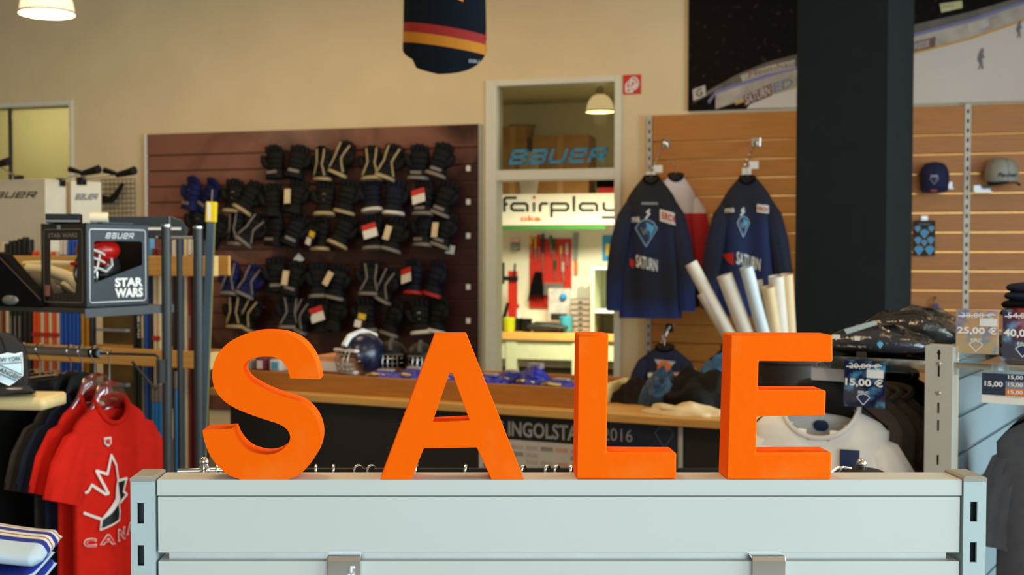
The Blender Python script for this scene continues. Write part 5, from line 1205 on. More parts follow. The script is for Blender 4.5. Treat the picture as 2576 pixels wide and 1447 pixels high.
a_ = [fq(.09, .72), fq(.30, .76), fq(.5, .72), fq(.6, .66)]
MB().tube([(p[0] - Lb / 2, -.07, p[1] - zsft - .008) for p in a_], [.008, .01, .01, .006], 8, flat=.5).build('visor_brow', rg_, t2, angle=60)
# things on and around the box
q = BF.w(.05, .09, zt_); t = thing_l('black_carton', 'small black carton on top of the helmet box', 'carton', (q.x - .02, q.y, zt_ + .001), rad(10))
MB().box(-.065, .03, -.03, .03, 0, .027).build('body', black, t, bevel=.002); MB().box(-.065, .03, -.031, -.03, .004, .008).build('edge_line', print_grey, t)
t = thing_l('paper_roll', 'cream paper roll lying on top of the helmet box', 'roll', (q.x + .06, q.y + .01, zt_ + .001), rad(10))
MB().tube([(-.025, 0, .016), (.025, 0, .016)], .016, 14).build('roll', mat('roll_cream', (232, 220, 190), .7), t, angle=40)
MB().tube([(-.026, 0, .016), (.026, 0, .016)], .006, 10).build('core', cardboard, t, angle=40)
# black bag and pale pads left of the box
KF = frame_at(60, 3.45, -20)
zz = zsft
p_ = [KF.p(x, y, 0) for x, y in ((-60, 772), (108, 772), (88, 738), (4, 640), (-10, 634), (-60, 640))]
t = thing('skate_bag', 'black bag with a slanted side at the left of the helmet box', 'bag', KF, (p_[0][0], .1, zz))
p_ = [(a_, max(z_, zz)) for a_, z_ in p_]
MB().prism(p_, 0, .05).build('body', mat('bag_black', (12, 11, 12), .8, var=.2, spec=.1), t, bevel=.008)
strokes([(p_[1][0] - .006, p_[1][1] + .02), (p_[3][0] - .004, p_[3][1] - .01)], .004, -.002, 'edge_piping', mat('piping_brown', (90, 70, 58), .5), t)
a_, z_ = KF.p(28, 755, 0); MB().ball((a_, -.004, z_), .03, 6, (1, .25, .5)).build('buckle', mat('buckle_grey', (120, 124, 126), .3, .4), t, angle=60)
PF = frame_at(120, 3.66, -24)
t = thing('leg_pads', 'pair of cream and grey goalie pads lying behind the helmet box', 'pads', PF, (0, .05, zsft - .001))
cr = mat('pad_cream', (236, 220, 176), .5, var=.05); gr = mat('pad_grey', (110, 100, 90), .6, var=.05)
for m, ys, rr, nm in ((cr, ((42, 676), (100, 680), (150, 700), (178, 735)), .018, 'pad_roll'), (gr, ((30, 690), (90, 698), (140, 722), (165, 742)), .016, 'pad_roll'), (cr, ((82, 758), (110, 726), (140, 716), (172, 738)), .016, 'pad_roll'), (gr, ((60, 700), (100, 715), (120, 735), (100, 750)), .03, 'pad_body'), (cr, ((30, 664), (100, 662), (160, 664), (178, 690)), .008, 'pad_edge')):
    MB().tube([(PF.p(x, y, 0)[0], .05, PF.p(x, y, 0)[1]) for x, y in ys], rr, 10).build(nm, m, t, angle=60)
MB().box(PF.a(52), PF.a(150), .06, .12, zsft + .001, zsft + .045).build('pad_back', gr, t, bevel=.02)

# ---------------------------------------------------------------- white sign boxes over the stick rack
SF = frame_at(115, 6.3, -26.9)
def signbox(px0, px1, y1, y0, d, label, tx, off=0.0):
    a0, a1 = SF.a(px0, off), SF.a(px1, off); z1, z0 = SF.z((px0 + px1) / 2, y1, off), SF.z((px0 + px1) / 2, y0, off)
    t = thing('sign_box', label, 'sign', SF, ((a0 + a1) / 2, off, z0))
    MB().box(a0, a1, off, off + d, z0, z1).build('box', mat('sign_cream', (226, 214, 190), .6, var=.02), t, bevel=.003)
    blockword('BaUeR', [SF.p(*tx[0], off - .002), SF.p(*tx[1], off - .002), SF.p(*tx[2], off - .002), SF.p(*tx[3], off - .002)], off - .002, 'lettering', print_black, t)
    MB().tube([((a0 + a1) / 2, off + d / 2, z0), ((a0 + a1) / 2, off + d / 2, 0)], .012, 8).build('support', white_m, t)
signbox(-140, 116, 454, 640, .15, 'large cream sign box with black italic lettering at the left edge', ((-44, 499), (86, 498), (95, 482), (-34, 483)))
SF0 = SF; SF = frame_at(180, 6.5, 36)
signbox(180, 257, 457, 562, .24, 'small cream sign box with black italic lettering above the helmet box', ((188, 503), (243, 503), (248, 488), (193, 488)))
SF = SF0
def armlamp(px0, py0, px1, py1, label, b):
    a0, z0 = SF.p(px0, py0, b); a1, z1 = SF.p(px1, py1, b - .25)
    t = thing('arm_spotlight', label, 'lamp', SF, (a0, b, z0), 'arm spotlights on the sign boxes')
    MB().box(a0 - .02, a0 + .02, b - .02, b + .02, z0 - .03, z0 + .015).build('clamp', black, t, bevel=.004)
    MB().tube([(a0, b, z0), (a1, b - .25, z1)], .005, 6).build('arm', steel, t)
    MB().tube([(a1 - .02, b - .25, z1 - .005), (a1 + .1, b - .26, z1 + .012)], [.014, .022], 10).build('head', black, t, angle=50)
    MB().tube([(a1 - .1, b - .25, z1 + .02), (a1 - .02, b - .25, z1)], [.016, .010], 8).build('knuckle', black, t, angle=50)
armlamp(152, 455, 213, 434, 'black arm spotlight over the gap between the sign boxes', .12)
armlamp(205, 452, 302, 437, 'long arm spotlight over the small sign box', .14)
armlamp(47, 448, -10, 414, 'arm spotlight over the large sign box at the left edge', .1)
# wire grid with a stick blade
gb_ = -.06; a0, z1 = W.p(256, 452, gb_); a1, z0 = W.p(340, 562, gb_); z0 -= .5
t = thing('wire_grid', 'dark wire grid panel on the wall left of the maroon slatwall', 'grid panel', W, ((a0 + a1) / 2, gb_, z0))
k = 9
for i in range(k): MB().tube([(a0 + (a1 - a0) * i / (k - 1), gb_, z0), (a0 + (a1 - a0) * i / (k - 1), gb_, z1)], .0035, 5).build('wire', black_metal, t)
n_ = int((z1 - z0) / ((a1 - a0) / (k - 1)))
for i in range(n_ + 1): MB().tube([(a0, gb_ - .005, z0 + (z1 - z0) * i / n_), (a1, gb_ - .005, z0 + (z1 - z0) * i / n_)], .0035, 5).build('wire', black_metal, t)
t = thing('hockey_stick', 'black stick with upturned blade hanging on the wire grid', 'hockey stick', W, (W.a(285, gb_), gb_ - .03, W.z(265, 505, gb_)))
P_ = [W.p(x, y, gb_ - .02) for x, y in ((248, 488), (276, 495), (286, 488), (308, 459), (314, 464), (296, 500), (284, 510), (250, 512))]
MB().prism(P_, gb_ - .035, gb_ - .02).build('blade', black, t, bevel=.003)
MB().tube([(P_[0][0] - .6, gb_ - .03, P_[0][1] - .02), (P_[0][0] + .02, gb_ - .03, P_[0][1] - .03)], .014, 6).build('shaft', black, t)

# ---------------------------------------------------------------- clothes rail at the left with shirts
rz = RL.z(245, 889, 0); rr_ = .0148
rl0, rl1 = RL.a(-120, 0, 889), 0.0
t = thing('clothes_rail', 'grey tube clothes rail with a black end bracketed to the pole stand', 'rail', RL, (rl1, 0, rz))
MB().tube([(rl0, 0, rz), (rl1 - .03, 0, rz)], rr_, 16).build('tube', mat('rail_grey', (128, 116, 102), .45), t, angle=40)
MB().tube([(rl1 - .03, 0, rz), (rl1 + .002, 0, rz)], rr_ * 1.04, 16).build('end_sleeve', black, t, angle=40)
MB().tube([(rl1 + .002, 0, rz), (rl1 + .008, 0, rz)], rr_ * .85, 16).build('end_plug', print_grey, t, angle=40)
e_ = RL.a(398, 0, 885)
MB().tube([(rl1, 0, rz), (e_ - .01, 0, rz + .004), (e_, 0, rz - .004), (e_, 0, rz - .09), (e_ - .01, 0, rz - .10), (e_ - .085, 0, rz - .035), (e_ - .10, 0, rz - .02)], .0042, 8).build('rod', black_metal, t, angle=40)
MB().box(e_ + .002, e_ + .016, -.012, .012, rz - .08, rz - .01).build('bracket', black_metal, t)
TR = RL.rot + pi / 2        # shirts hang square to the rail and face along it to the right
def on_rail(px, py, dz): a_, _ = RL.p(px, py, 0); return RL.w(a_, 0, rz + dz)
red = mat('red_cotton', (214, 30, 14), .85, var=.05, scale=30, bump=.1, spec=.2); navy_c = mat('navy_cotton', (34, 38, 54), .9, var=.1, scale=30, bump=.1, spec=.1)
dgrey = mat('dark_grey_cotton', (58, 52, 48), .9, var=.1, scale=30, bump=.1, spec=.1)
def railtee(px, m, label, hlabel, L=.6, hw=.155, ph=0, hm=None, neck=(.066, .07), dz=-.125, stem=.1, sl=None, hk=.018):
    q = on_rail(px, 885, 0); on_tube = px < 240; hz = (rr_ + .001 if on_tube else .005)
    h = hanger(hlabel, (q.x, q.y, rz + .003), TR, hk, stem, .125, hm, 'hangers on the clothes rail')
    t = thing_l('tshirt', label, 't-shirt', (q.x, q.y, rz + dz), TR, 'shirts on the clothes rail')
    return t, shirt(t, m, hw, L, .03 if px == 275 else .017, neck, False, .008 if px == 275 else .004, ph, None, None, .085, 40, [(.095, 0, -.10), (.135, 0, -.13), (.165, 0, -.19), (.195, 0, -.265), (.2, 0, -.28)], drop=.07), q
for px, m, ph, lab in ((-40, black_cloth, .1, 'black trousers at the far left on the clothes rail'), (10, black_cloth, .6, 'black trousers second from the left on the clothes rail'), (58, black_cloth, 1.4, 'black trousers clipped below the cap shelf'), (100, black_cloth, 2.2, 'black trousers clipped left of the grey shirt')):
    q = on_rail(px, 885, 0); hanger('chrome clip hanger for the ' + lab, (q.x, q.y, rz + .003), TR, .018, .085, .16, None, 'hangers on the clothes rail', True)
    t = thing_l('trousers', lab, 'trousers', (q.x, q.y, rz - .1), TR, 'black trousers on the clothes rail'); n = 28
    for sx in (-1, 1):
        MB().loft([[(sx * .085 + .085 * w * cos(2 * pi * j / n), (.028 + .006 * sin(3 * j + ph)) * sin(2 * pi * j / n), z) for j in range(n)] for z, w in ((0, 1), (-.25, 1), (-.6, .9), (-.95, .8))]).build('leg', m, t, angle=60)
    MB().loft([[(.172 * cos(2 * pi * j / n), .033 * sin(2 * pi * j / n), z) for j in range(n)] for z in (.004, -.04)], False, False).build('waistband', mat('waistband', (30, 30, 32), .7), t, angle=60)
    if px == 58: lettering('Better 2 Play', (.02, .12, -.075, -.055), -.036, 'lettering', print_blue, t); MB().lathe([(.006, 0), (.01, .002), (.012, 0), (.010, -.002), (.006, 0)], 10, M=Matrix.Translation((.06, -.034, -.02)) @ Matrix.Rotation(pi / 2, 4, 'X')).build('eyelet', chrome, t)
t, dr, q = railtee(178, dgrey, 'dark grey t-shirt on the rail, left of the navy one', 'clear hanger carrying the dark grey t-shirt', ph=.5, hm=black)
t, dr, q = railtee(206, navy_c, 'navy t-shirt on the rail between grey and red shirts', 'clear hanger carrying the navy t-shirt', ph=1.5, hm=black)
t, dr, q = railtee(238, red, 'plain red t-shirt behind the red maple leaf shirt', 'clear hanger carrying the rear red t-shirt', ph=2.5)
t, dr, q = railtee(275, red, 'red t-shirt with a maple leaf print at the front of the rail', 'clear hanger carrying the maple leaf t-shirt', ph=.2, dz=-.14, stem=.12, hk=.008)
TF = Frame(q.x, q.y, TR)
def tp(cx, cy):
    p = TF.p(cx * .3228, 980 + cy * .3228, -.038); return (p[0], p[1] - (rz - .14))
wt = mat('shirt_print_white', (232, 222, 216), .8)
def tl(pts, w, nm='leaf_outline'): strokes([tp(*p) for p in pts], w, -.006, nm, wt, t, dr)
def mk(pts, nm, m, y=-.005):
    P_ = [tp(*p) for p in pts]; patch(P_, y, nm, m, t, dr)
tl([(700, 808), (716, 800), (740, 748), (822, 816), (838, 810), (768, 637), (835, 660), (868, 512), (905, 590), (916, 700)], .008)
tl([(690, 968), (797, 1012)], .008)
mk([(918, 712), (1000, 695), (972, 795), (1004, 822), (935, 880)], 'leaf_black', print_black)
tl([(918, 712), (1000, 695), (972, 795), (1004, 822), (935, 880)], .008)
mk([(910, 690), (918, 780), (930, 860), (915, 880), (880, 930), (850, 965), (800, 1010), (810, 985), (850, 915), (885, 850), (892, 760)], 'player_white', wt, -.007)
mk([(915, 870), (925, 1000), (905, 1020), (795, 1090), (800, 1030), (860, 960)], 'player_black', print_black, -.006)
tl([(795, 1095), (800, 1015), (860, 955), (915, 870), (928, 950), (920, 1015), (795, 1095)], .006)
for ch, x0, x1, y0, y1, dy in (('C', 683, 772, 1165, 1238, -4), ('A', 790, 885, 1135, 1215, -12), ('N', 905, 985, 1090, 1185, -22), ('A', 1000, 1070, 1050, 1140, -30), ('D', 1080, 1140, 1000, 1090, -36), ('A', 1150, 1200, 950, 1040, -40)):
    Q_ = [tp(x0, y1), tp(x1, y1 + dy), tp(x1, y0 + dy), tp(x0, y0)]
    lettering(ch, Q_, -.006, 'lettering', wt, t, bold=.06, drape=dr); lettering(ch, [((a_ * .86 + sum(p[0] for p in Q_) / 4 * .14), (z_ * .86 + sum(p[1] for p in Q_) / 4 * .14)) for a_, z_ in Q_], -.0075, 'lettering_inner', red, t, bold=.01, drape=dr)
sh = [(822, 378), (876, 370), (876, 420), (850, 448), (824, 424)]
mk(sh, 'shield', wt); strokes([tp(*p) for p in ((832, 392), (838, 420), (846, 420), (846, 390))], .004, -.008, 'shield_mark', red, t, dr); strokes([tp(*p) for p in ((858, 388), (858, 425))], .004, -.008, 'shield_mark', red, t, dr)
for cx in (797, 840):
    c = tp(cx, 218); MB().lathe([(.001, 0), (.014, 0), (.014, .002)], 12, M=Matrix.Translation((c[0], .012, c[1] + .012)) @ Matrix.Rotation(pi / 2, 4, 'X')).build('size_print', mat('size_print', (226, 150, 140), .8), t)

# ---------------------------------------------------------------- cap shelf and striped scarves, near left
CF = frame_at(150, 2.75, -8)
a1, zc = CF.a(172, .13, 1003), CF.z(172, 1003, 0); zlo = CF.z(172, 1040, 0); a0 = CF.a(-160)
hC = (zc - CF.z(120, 1036, 0))
t = thing('cap_shelf', 'pale wooden shelf with a rounded edge carrying the black cap', 'shelf', CF, ((a0 + a1) / 2, .1, zc - hC))
n = 10; rs = []
for a_ in (a0, a1 - .012, a1 - .004, a1):
    ins = 0 if a_ < a1 - .005 else (.004 if a_ < a1 else .012)
    rs.append([(a_, .018 + (hC / 2 - ins) * -sin(pi * k / n), zc - hC / 2 + (hC / 2 - ins) * cos(pi * k / n)) for k in range(n + 1)] + [(a_, .13 - ins, zc - hC + ins), (a_, .13 - ins, zc - ins)])
MB().loft(rs).build('board', mat('beech_edge', (222, 196, 140), .5, var=.05, scale=6, stretch=(1, 8, 14)), t, angle=40)
MB().tube([(a0 + .02, .1, zc - hC), (a0 + .02, .1, 0)], .015, 8).build('support', black_metal, t)
a_, z_ = CF.p(-28, 1000, .06)
def nyr(t):
    cdn = lambda x, z: -.1025 * math.sqrt(max(.05, 1 - (x / .0925) ** 2)) - .003 + max(0, z - .05) * .22
    sh = [(-.044, .088), (-.02, .085), (0, .089), (.02, .085), (.044, .088), (.041, .03), (.02, .018), (0, .008), (-.02, .018), (-.041, .03)]
    patch(sh, -.003, 'badge', mat('badge_ice', (196, 220, 230), .7), t, cdn)
    strokes(sh, .004, -.005, 'badge_border', print_white, t, cdn, True)
    lettering('NEW YORK', (-.038, .038, .068, .080), -.0085, 'lettering', print_black, t, drape=cdn, bold=.02)
    strokes([(-.038, .064), (.038, .064)], .002, -.0075, 'badge_line', print_black, t, cdn)
    lettering('RANGERS', [(-.036, .048), (.030, .016), (.036, .027), (-.030, .060)], -.0085, 'lettering', print_black, t, drape=cdn, bold=.02)
    strokes([(-.038, .045), (.02, .017)], .002, -.0075, 'badge_line', print_black, t, cdn); strokes([(-.024, .061), (.038, .031)], .002, -.0075, 'badge_line', print_black, t, cdn)
q = CF.w(a_, .06, zc + .004)
cap((q.x + .006, q.y, zc + .022), rad(44), .9, blackc, blackc, 'black cap with a pale blue shield badge on the wooden shelf', nyr, 0, mat('sticker_silver', (206, 170, 150), .3, .4))
# striped scarves
KN = bands('knit_stripes', [(0, (190, 214, 236)), (.28, (26, 46, 150)), (.40, (226, 218, 208)), (.47, (30, 30, 70)), (.5, (226, 218, 208)), (.58, (26, 46, 150)), (.70, (226, 218, 208)), (.78, (40, 36, 60)), (.81, (226, 218, 208)), (.9, (26, 46, 150))], .95, axis=1, z0=-.10, z1=.11)
KN2 = bands('knit_stripes_low', [(0, (26, 50, 160)), (.3, (26, 50, 160)), (.42, (200, 220, 240)), (.55, (26, 50, 160)), (.72, (210, 220, 236)), (.86, (26, 46, 150))], .95, axis=2, z0=-.03, z1=.03)
SFm = frame_at(60, 2.2, 6)
def scarf(pxr, pyt, pyb, m, label, sag=0.0, b=0):
    a1, zt = SFm.p(pxr, pyt, b); zb = SFm.z(pxr, pyb, b); a0 = SFm.a(-150, b); h = (zt - zb) / 2; zm = (zt + zb) / 2
    t = thing('striped_scarf', label, 'scarf', SFm, (a1 - .1, b, zm), 'folded striped scarves'); rs = []
    for i in range(30):
        f = i / 29; a_ = a0 + (a1 - a0) * f; hh = h * (1 if f < .9 else math.sqrt(max(.02, 1 - ((f - .9) / .1) ** 2))); up = sag * (1 - f) ** 1.5
        rs.append([(a_, b + .11 * cos(q_) * (1 if f < .95 else .8), zm + up + hh * math.copysign(abs(sin(q_)) ** .85, sin(q_))) for q_ in [2 * pi * j / 24 for j in range(24)]])
    MB().loft(rs).build('cloth', m, t, angle=70); return zb
zb = scarf(131, 1352, 1404, KN, 'blue and white striped folded scarf, topmost of the stack', .035)
zb = scarf(112, 1405, 1432, KN2, 'blue folded scarf in the middle of the striped stack', .0)
zb = scarf(118, 1433, 1462, KN2, 'pale blue folded scarf at the bottom of the striped stack', .0)
ta0, ta1 = SFm.a(-260), SFm.a(40)
t = thing('side_table', 'small table under the striped scarves, mostly out of frame', 'table', SFm, ((ta0 + ta1) / 2, 0, 0))
MB().box(ta0, ta1, -.16, .16, zb - .03, zb - .002).build('tabletop', maple, t)
for x in (ta0 + .03, ta1 - .03):
    for y in (-.14, .14): MB().box(x - .015, x + .015, y - .015, y + .015, 0, zb - .03).build('leg', black_metal, t)

# ---------------------------------------------------------------- hanger rail just behind the gondola
HY = 1.78; hz_ = at(1300, 1186, HY).z
t = thing('garment_rail', 'black garment rail behind the gondola with a chrome ball end', 'rail', None, (at(1200, 1186, HY).x, HY, 0)); ORG[t.name] = (at(1200, 1186, HY).x, HY, 0)
x0, x1 = at(515, 1186, HY).x, at(1835, 1186, HY).x
MB().tube([(at(590, 0, HY).x, HY, hz_), (x1, HY, hz_)], .0052, 10).build('bar', black, t, angle=40)
MB().tube([(x0 - .04, HY, hz_), (at(590, 0, HY).x, HY, hz_ + .002)], .0045, 10).build('chrome_bar', chrome, t, angle=40)
xk = at(507, 0, HY).x; MB().lathe([(.026, -.012), (.02, -.006), (.008, 0), (.005, .003), (.008, .007), (.005, .009)], 16, (xk, HY, hz_)).build('finial_base', chrome, t, angle=40)
MB().ball((xk, HY, hz_ + .0145), .0075, 8).build('finial_ball', chrome, t, angle=60)
for xx in (xk, x1): MB().tube([(xx, HY, hz_ - .005), (xx, HY, 0)], .01, 10).build('stand', chrome, t, angle=40)
hk = [(523, 0), (547, 0), (761, 0), (795, 0), (839, 0), (901, 50), (934, 50), (1048, 20), (1172, 15), (1317, 30), (1377, 35), (1401, 35), (1437, 20)]
for i, (px, yw) in enumerate(hk):
    q = at(px, 1186, HY); hanger(f'chrome hanger hook behind the gondola, number {i + 1} from the left' if False else ['chrome hook just right of the chrome ball end', 'second chrome hook from the ball end, left of the letter S', 'chrome hook touching the right foot of the letter S', 'chrome hook right of the letter S, first of four', 'chrome hook right of the letter S, second of four', 'wide chrome hook, third of four between S and A', 'wide chrome hook, fourth of four between S and A', 'chrome hook at the inner left leg of the letter A', 'chrome hook seen under the bar of the letter A', 'chrome hook right of the letter A', 'chrome hook left of the letter L, first of two', 'chrome hook left of the letter L, second of two', 'chrome hook hidden at the left edge of the letter L'][i], (q.x, HY, hz_ + .0012), rad(90 - yw), .0075, .06, .16, black, 'chrome hooks behind the gondola')
RY = 1.85; xq = at(2167, 1186, RY); zq = at(2167, 1186, RY).z
t = thing('round_rack', 'round chrome rack top with a ball finial right of the letter E', 'rack', None, (xq.x, RY, 0)); ORG[t.name] = (xq.x, RY, 0)
MB().lathe([(.05, -.008), (.03, .002), (.008, .005), (.005, .008)], 20, (xq.x, RY, zq)).build('dome', black, t, angle=50)
MB().ball((xq.x, RY, zq + .0125), .0075, 8).build('finial_ball', chrome, t, angle=60); MB().lathe([(.005, .006), (.0065, .008), (.005, .010)], 12, (xq.x, RY, zq)).build('finial_collar', chrome, t, angle=50)
for dx in (-.028, -.036): MB().tube([(xq.x + dx - .012, RY, zq - .004), (xq.x + dx, RY, zq + .006), (xq.x + dx + .012, RY, zq + .004)], .002, 6).build('wire', chrome, t)
MB().tube([(xq.x, RY, zq), (xq.x, RY, 0)], .012, 12).build('stand', chrome, t, angle=40)
# ---------------------------------------------------------------- second gondola at the right
pm = mat('post_warm_grey', (178, 172, 160), .45, var=.02)
ptop = G2.z(2365, 870, 0); sz = G2.z(2365, 912, 0)
g = thing('side_gondola', 'grey slatwall gondola with a slotted post at the right', 'gondola', G2, (0, .6, 0))
hwp = .028
def slotted(parent):
    mb = MB(); sw = .0022
    ys = [(880, 905), (921, 948), (1013, 1040), (1057, 1084), (1145, 1170)]
    hz = [(G2.z(2360, b_, 0), G2.z(2360, a_, 0)) for a_, b_ in ys]
    mb.box(-hwp, -sw, 0, .003, 0, ptop).box(sw, hwp, 0, .003, 0, ptop); prev = ptop
    for z0, z1 in hz: mb.box(-sw, sw, 0, .003, z1, prev); prev = z0
    mb.box(-sw, sw, 0, .003, 0, prev).box(-hwp, -hwp + .002, .003, .05, 0, ptop).box(hwp - .002, hwp, .003, .05, 0, ptop).box(-hwp, hwp, .003, .05, ptop - .002, ptop)
    p = mb.build('post', pm, parent)
    MB().box(-hwp + .004, hwp - .004, .012, .014, 0, ptop - .004).build('inner_channel', black, p)
    for y in (915, 989):
        z = G2.z(2358, y, 0); MB().lathe([(.001, .002), (.004, .002), (.0055, 0)], 12, M=Matrix.Translation((-.001, 0, z)) @ Matrix.Rotation(pi / 2, 4, 'X')).build('screw', steel, p, angle=40)
    MB().ball((0, -.0002, G2.z(2360, 888, 0)), .004, 6, (1, .2, 1)).build('keyhole', black, p)
slotted(g)
s1 = G2.z(2390, 1057, .05); s2 = G2.z(2388, 1156, .05); pit = s1 - s2; z = s1 + 2 * pit; edges = []
while z > .1: edges.append(z); z -= pit
zt_ = ptop - .01; prev = zt_
pan = mat('panel_white', (98, 118, 124), .5, var=.02)
for z in edges:
    if z > zt_ - .02: continue
    MB().box(-.016, .016, .05, 1.3, z + .004, prev).build('slat', pan, g, bevel=.001); MB().box(-.010, .010, .06, 1.3, z - .004, z + .004).build('slot_insert', mat('slot_dark', (80, 96, 100), .4, .4), g); prev = z - .004
MB().box(-.016, .016, .05, 1.3, .1, prev).build('slat', pan, g)
MB().box(.0165, .022, .05, .09, 0, ptop - .01).build('edge_strip', mat('edge_cream', (214, 196, 166), .5), g)
MB().box(-.06, .06, 0, 1.3, 0, .1).build('plinth', grey_m, g); MB().box(-hwp, hwp, 1.3, 1.35, 0, ptop).build('post', pm, g)
glassy = clear('shelf_glass', (214, 224, 222), .10, .03)
for sx, nm in ((-1, 'left'), (1, 'right')):
    x0, x1 = (-.285, -.03) if sx < 0 else (.03, .32)
    t = thing('glass_shelf', f'clear shelf with chrome edge on the {nm} side of the slotted post', 'shelf', G2, ((x0 + x1) / 2, .3, sz - .02), 'shelves of the side gondola')
    MB().box(x0, x1, .02, .75, sz - .008, sz).build('plate', glassy, t)
    MB().box(x0, x1, .012, .02, sz - .012, sz + .001).build('edge_rail', chrome, t)
    xe = x0 if sx < 0 else x1
    MB().box(xe - .004, xe + .004, .02, .75, sz - .012, sz + .001).build('front_rail', chrome, t)
    MB().box(x0, x1, .03, .034, sz - .028, sz - .009).build('bracket', film_m, t)
# bagged shirts on the left shelf
shn = mat('bag_shirt_navy', (24, 32, 56), .8, var=.15, scale=20); shb = mat('bag_shirt_black', (22, 22, 24), .8, var=.15)
filmw = clear('wrinkled_film', (244, 244, 244), .03, .09, 1.3, bump=.9)
def bagged(a, b, z, ra, rb, h, m, label, seed, rot=0.0, extra=None):
    t = thing('bagged_shirt', label, 'bagged shirt', G2, (a, b, z), 'plastic wrapped shirts on the clear shelf')
    def lump(k, ex, wob):
        rs = []
        for i in range(9):
            v = i / 8; s_ = (1 - abs(2 * v - 1) ** 3.2) ** .5 if 0 < i < 8 else .55
            s_ = max(s_, .6); ring = []
            for j in range(30):
                q = 2 * pi * j / 30; c, s2_ = cos(q), sin(q); x = math.copysign(abs(c) ** (.55), c); y = math.copysign(abs(s2_) ** (.55), s2_)
                nz = noise.noise(Vector((x * 2.2 + seed, y * 2.2, v * 2))) * wob
                zz = z + (k - 1) * h * .5 * -1 * 0 + .001 + h * k * v * (1 - .35 * (abs(x) ** 3)) * (1 + nz * .5)
                ring.append((a + ra * ex * x * s_ * (1 + nz * .15), b + rb * ex * y * s_ * (1 + nz * .15), max(z + .0008, zz)))
            rs.append(ring)
        return rs
    MB().loft(lump(.86, .9, .35)).build('folded_shirt', m, t, angle=70)
    MB().loft(lump(1.0, 1.04, .5)).build('plastic_bag', filmw, t, angle=70)
    if extra: extra(t)
def ex1(t):
    P_ = [G2.p(x, y, .06) for x, y in ((2128, 828), (2205, 806), (2212, 816), (2136, 840))]
    patch([(p[0], p[1]) for p in P_], .045, 'collar_card', mat('card_pale', (176, 196, 200), .5), t)
    for x0, y0, x1, y1, m in ((2096, 842, 2116, 852, paper), (2152, 846, 2166, 856, paper)):
        p0, p1 = G2.p(x0, y1, .02), G2.p(x1, y0, .02); patch(rect(p0[0], p1[0], p0[1], p1[1]), .012, 'label', m, t)
    c = G2.p(2218, 868, .02); patch(kite(c[0], c[1], .007, .008), .008, 'emblem', print_sky, t)
bagged(-.165, .13, sz + .001, .115, .10, .064, shn, 'navy shirt in clear plastic at the front of the left shelf', 2.0, 0, ex1)
bagged(-.15, .38, sz + .001, .12, .13, .098, shb, 'black shirt in clear plastic behind the navy one on the left shelf', 5.0)
# dark folded stack on the right shelf
for k in range(4):
    a_, b_, z_, m = .158 + .006 * (k % 2), .55 - .006 * (k % 3), sz + .001 + k * .0405, navy_c if k == 3 else black_cloth
    t = thing('folded_sweater', ['lowest dark folded sweater on the right shelf', 'second dark folded sweater from the bottom on the right shelf', 'third dark folded sweater from the bottom on the right shelf', 'topmost navy folded sweater on the right shelf'][k], 'sweater', G2, (a_, b_, z_), 'folded sweaters on the right shelf')
    for j, (z0, z1, ins) in enumerate(((0, .019, 0), (.0195, .0395, .004))):
        rs = []
        for v in (0, .15, .5, .85, 1):
            e = ins + (.012 if v in (0, 1) else .004 if v != .5 else 0); ring = []
            for q in range(36):
                th = 2 * pi * q / 36; c, s_ = cos(th), sin(th); wb = .004 * noise.noise(Vector((c * 2 + k, s_ * 2, j * 3.)))
                ring.append((a_ + (.118 - e + wb) * math.copysign(abs(c) ** .3, c), b_ + (.155 - e + wb) * math.copysign(abs(s_) ** .3, s_), z_ + z0 + (z1 - z0) * v))
            rs.append(ring)
        MB().loft(rs).build('fold', m, t, angle=60)
# price signs
sgm = mat('sign_collage', (16, 34, 96), .3, col2=(120, 205, 246), scale=30, lo=.48, hi=.62)
sgw = mat('sign_collage_warm', (250, 214, 160), .3, col2=(120, 180, 236), scale=24, lo=.48, hi=.62)
def price_sign(px0, px1, y0, y1, b, m, old, new, label, stand=True, dark=False):
    F_ = G2; a0, a1 = F_.a(px0, b, (y0 + y1) / 2), F_.a(px1, b, (y0 + y1) / 2); z1, z0 = F_.z((px0 + px1) / 2, y0, b), F_.z((px0 + px1) / 2, y1, b)
    t = thing('price_sign', label, 'price sign', G2, ((a0 + a1) / 2, b, z0), 'collage price signs')
    w, h = a1 - a0, z1 - z0
    MB().box(a0, a1, b, b + .0012, z0, z1).build('sheet', m, t)
    MB().box(a0 - .001, a1 + .001, b - .0012, b - .0004, z0, z1 + .004).build('sleeve', clear('sign_sleeve', (250, 250, 250), .03), t)
    lettering(old, (a0 + w * .12, a0 + w * .88, z1 - h * .19, z1 - h * .05), b - .002, 'old_price', print_white, t)
    strokes([(a0 + w * .06, z1 - h * .14), (a0 + w * .92, z1 - h * .09)], .0022, b - .0026, 'strike_line', print_white, t)
    lettering(new, (a0 + w * .03, a0 + w * .96, z1 - h * .57, z1 - h * .38), b - .002, 'new_price', print_white, t, bold=.03)
    MB().box(a0 + w * .56, a0 + w * .97, b - .0022, b - .0014, z1 - h * .36, z1 - h * .18).build('sticker', mat('sticker_pale', (226, 226, 226), .5), t)
    lettering('ERC', (a0 + w * .36, a0 + w * .62, z1 - h * .70, z1 - h * .65), b - .002, 'lettering', print_white, t, bold=.02)
    c = (a0 + w * .48, z0 + h * .17); strokes(kite(c[0], c[1], w * .16, h * .12), .0016, b - .0022, 'emblem_outline', print_white, t, None, True)
    if m is sgm: patch(kite(c[0], c[1], w * .14, h * .10), b - .0006, 'emblem', print_navy, t, t=.0008)
    if stand: MB().box(a0 - .004, a0 + w * .7, b + .003, b + .03, z0 - .012, z0 + .002).build('holder', film_m, t)
    else: MB().box(a0 + w * .3, a0 + w * .55, b, b + .001, z1, z1 + .02).build('hang_strip', film_m, t)
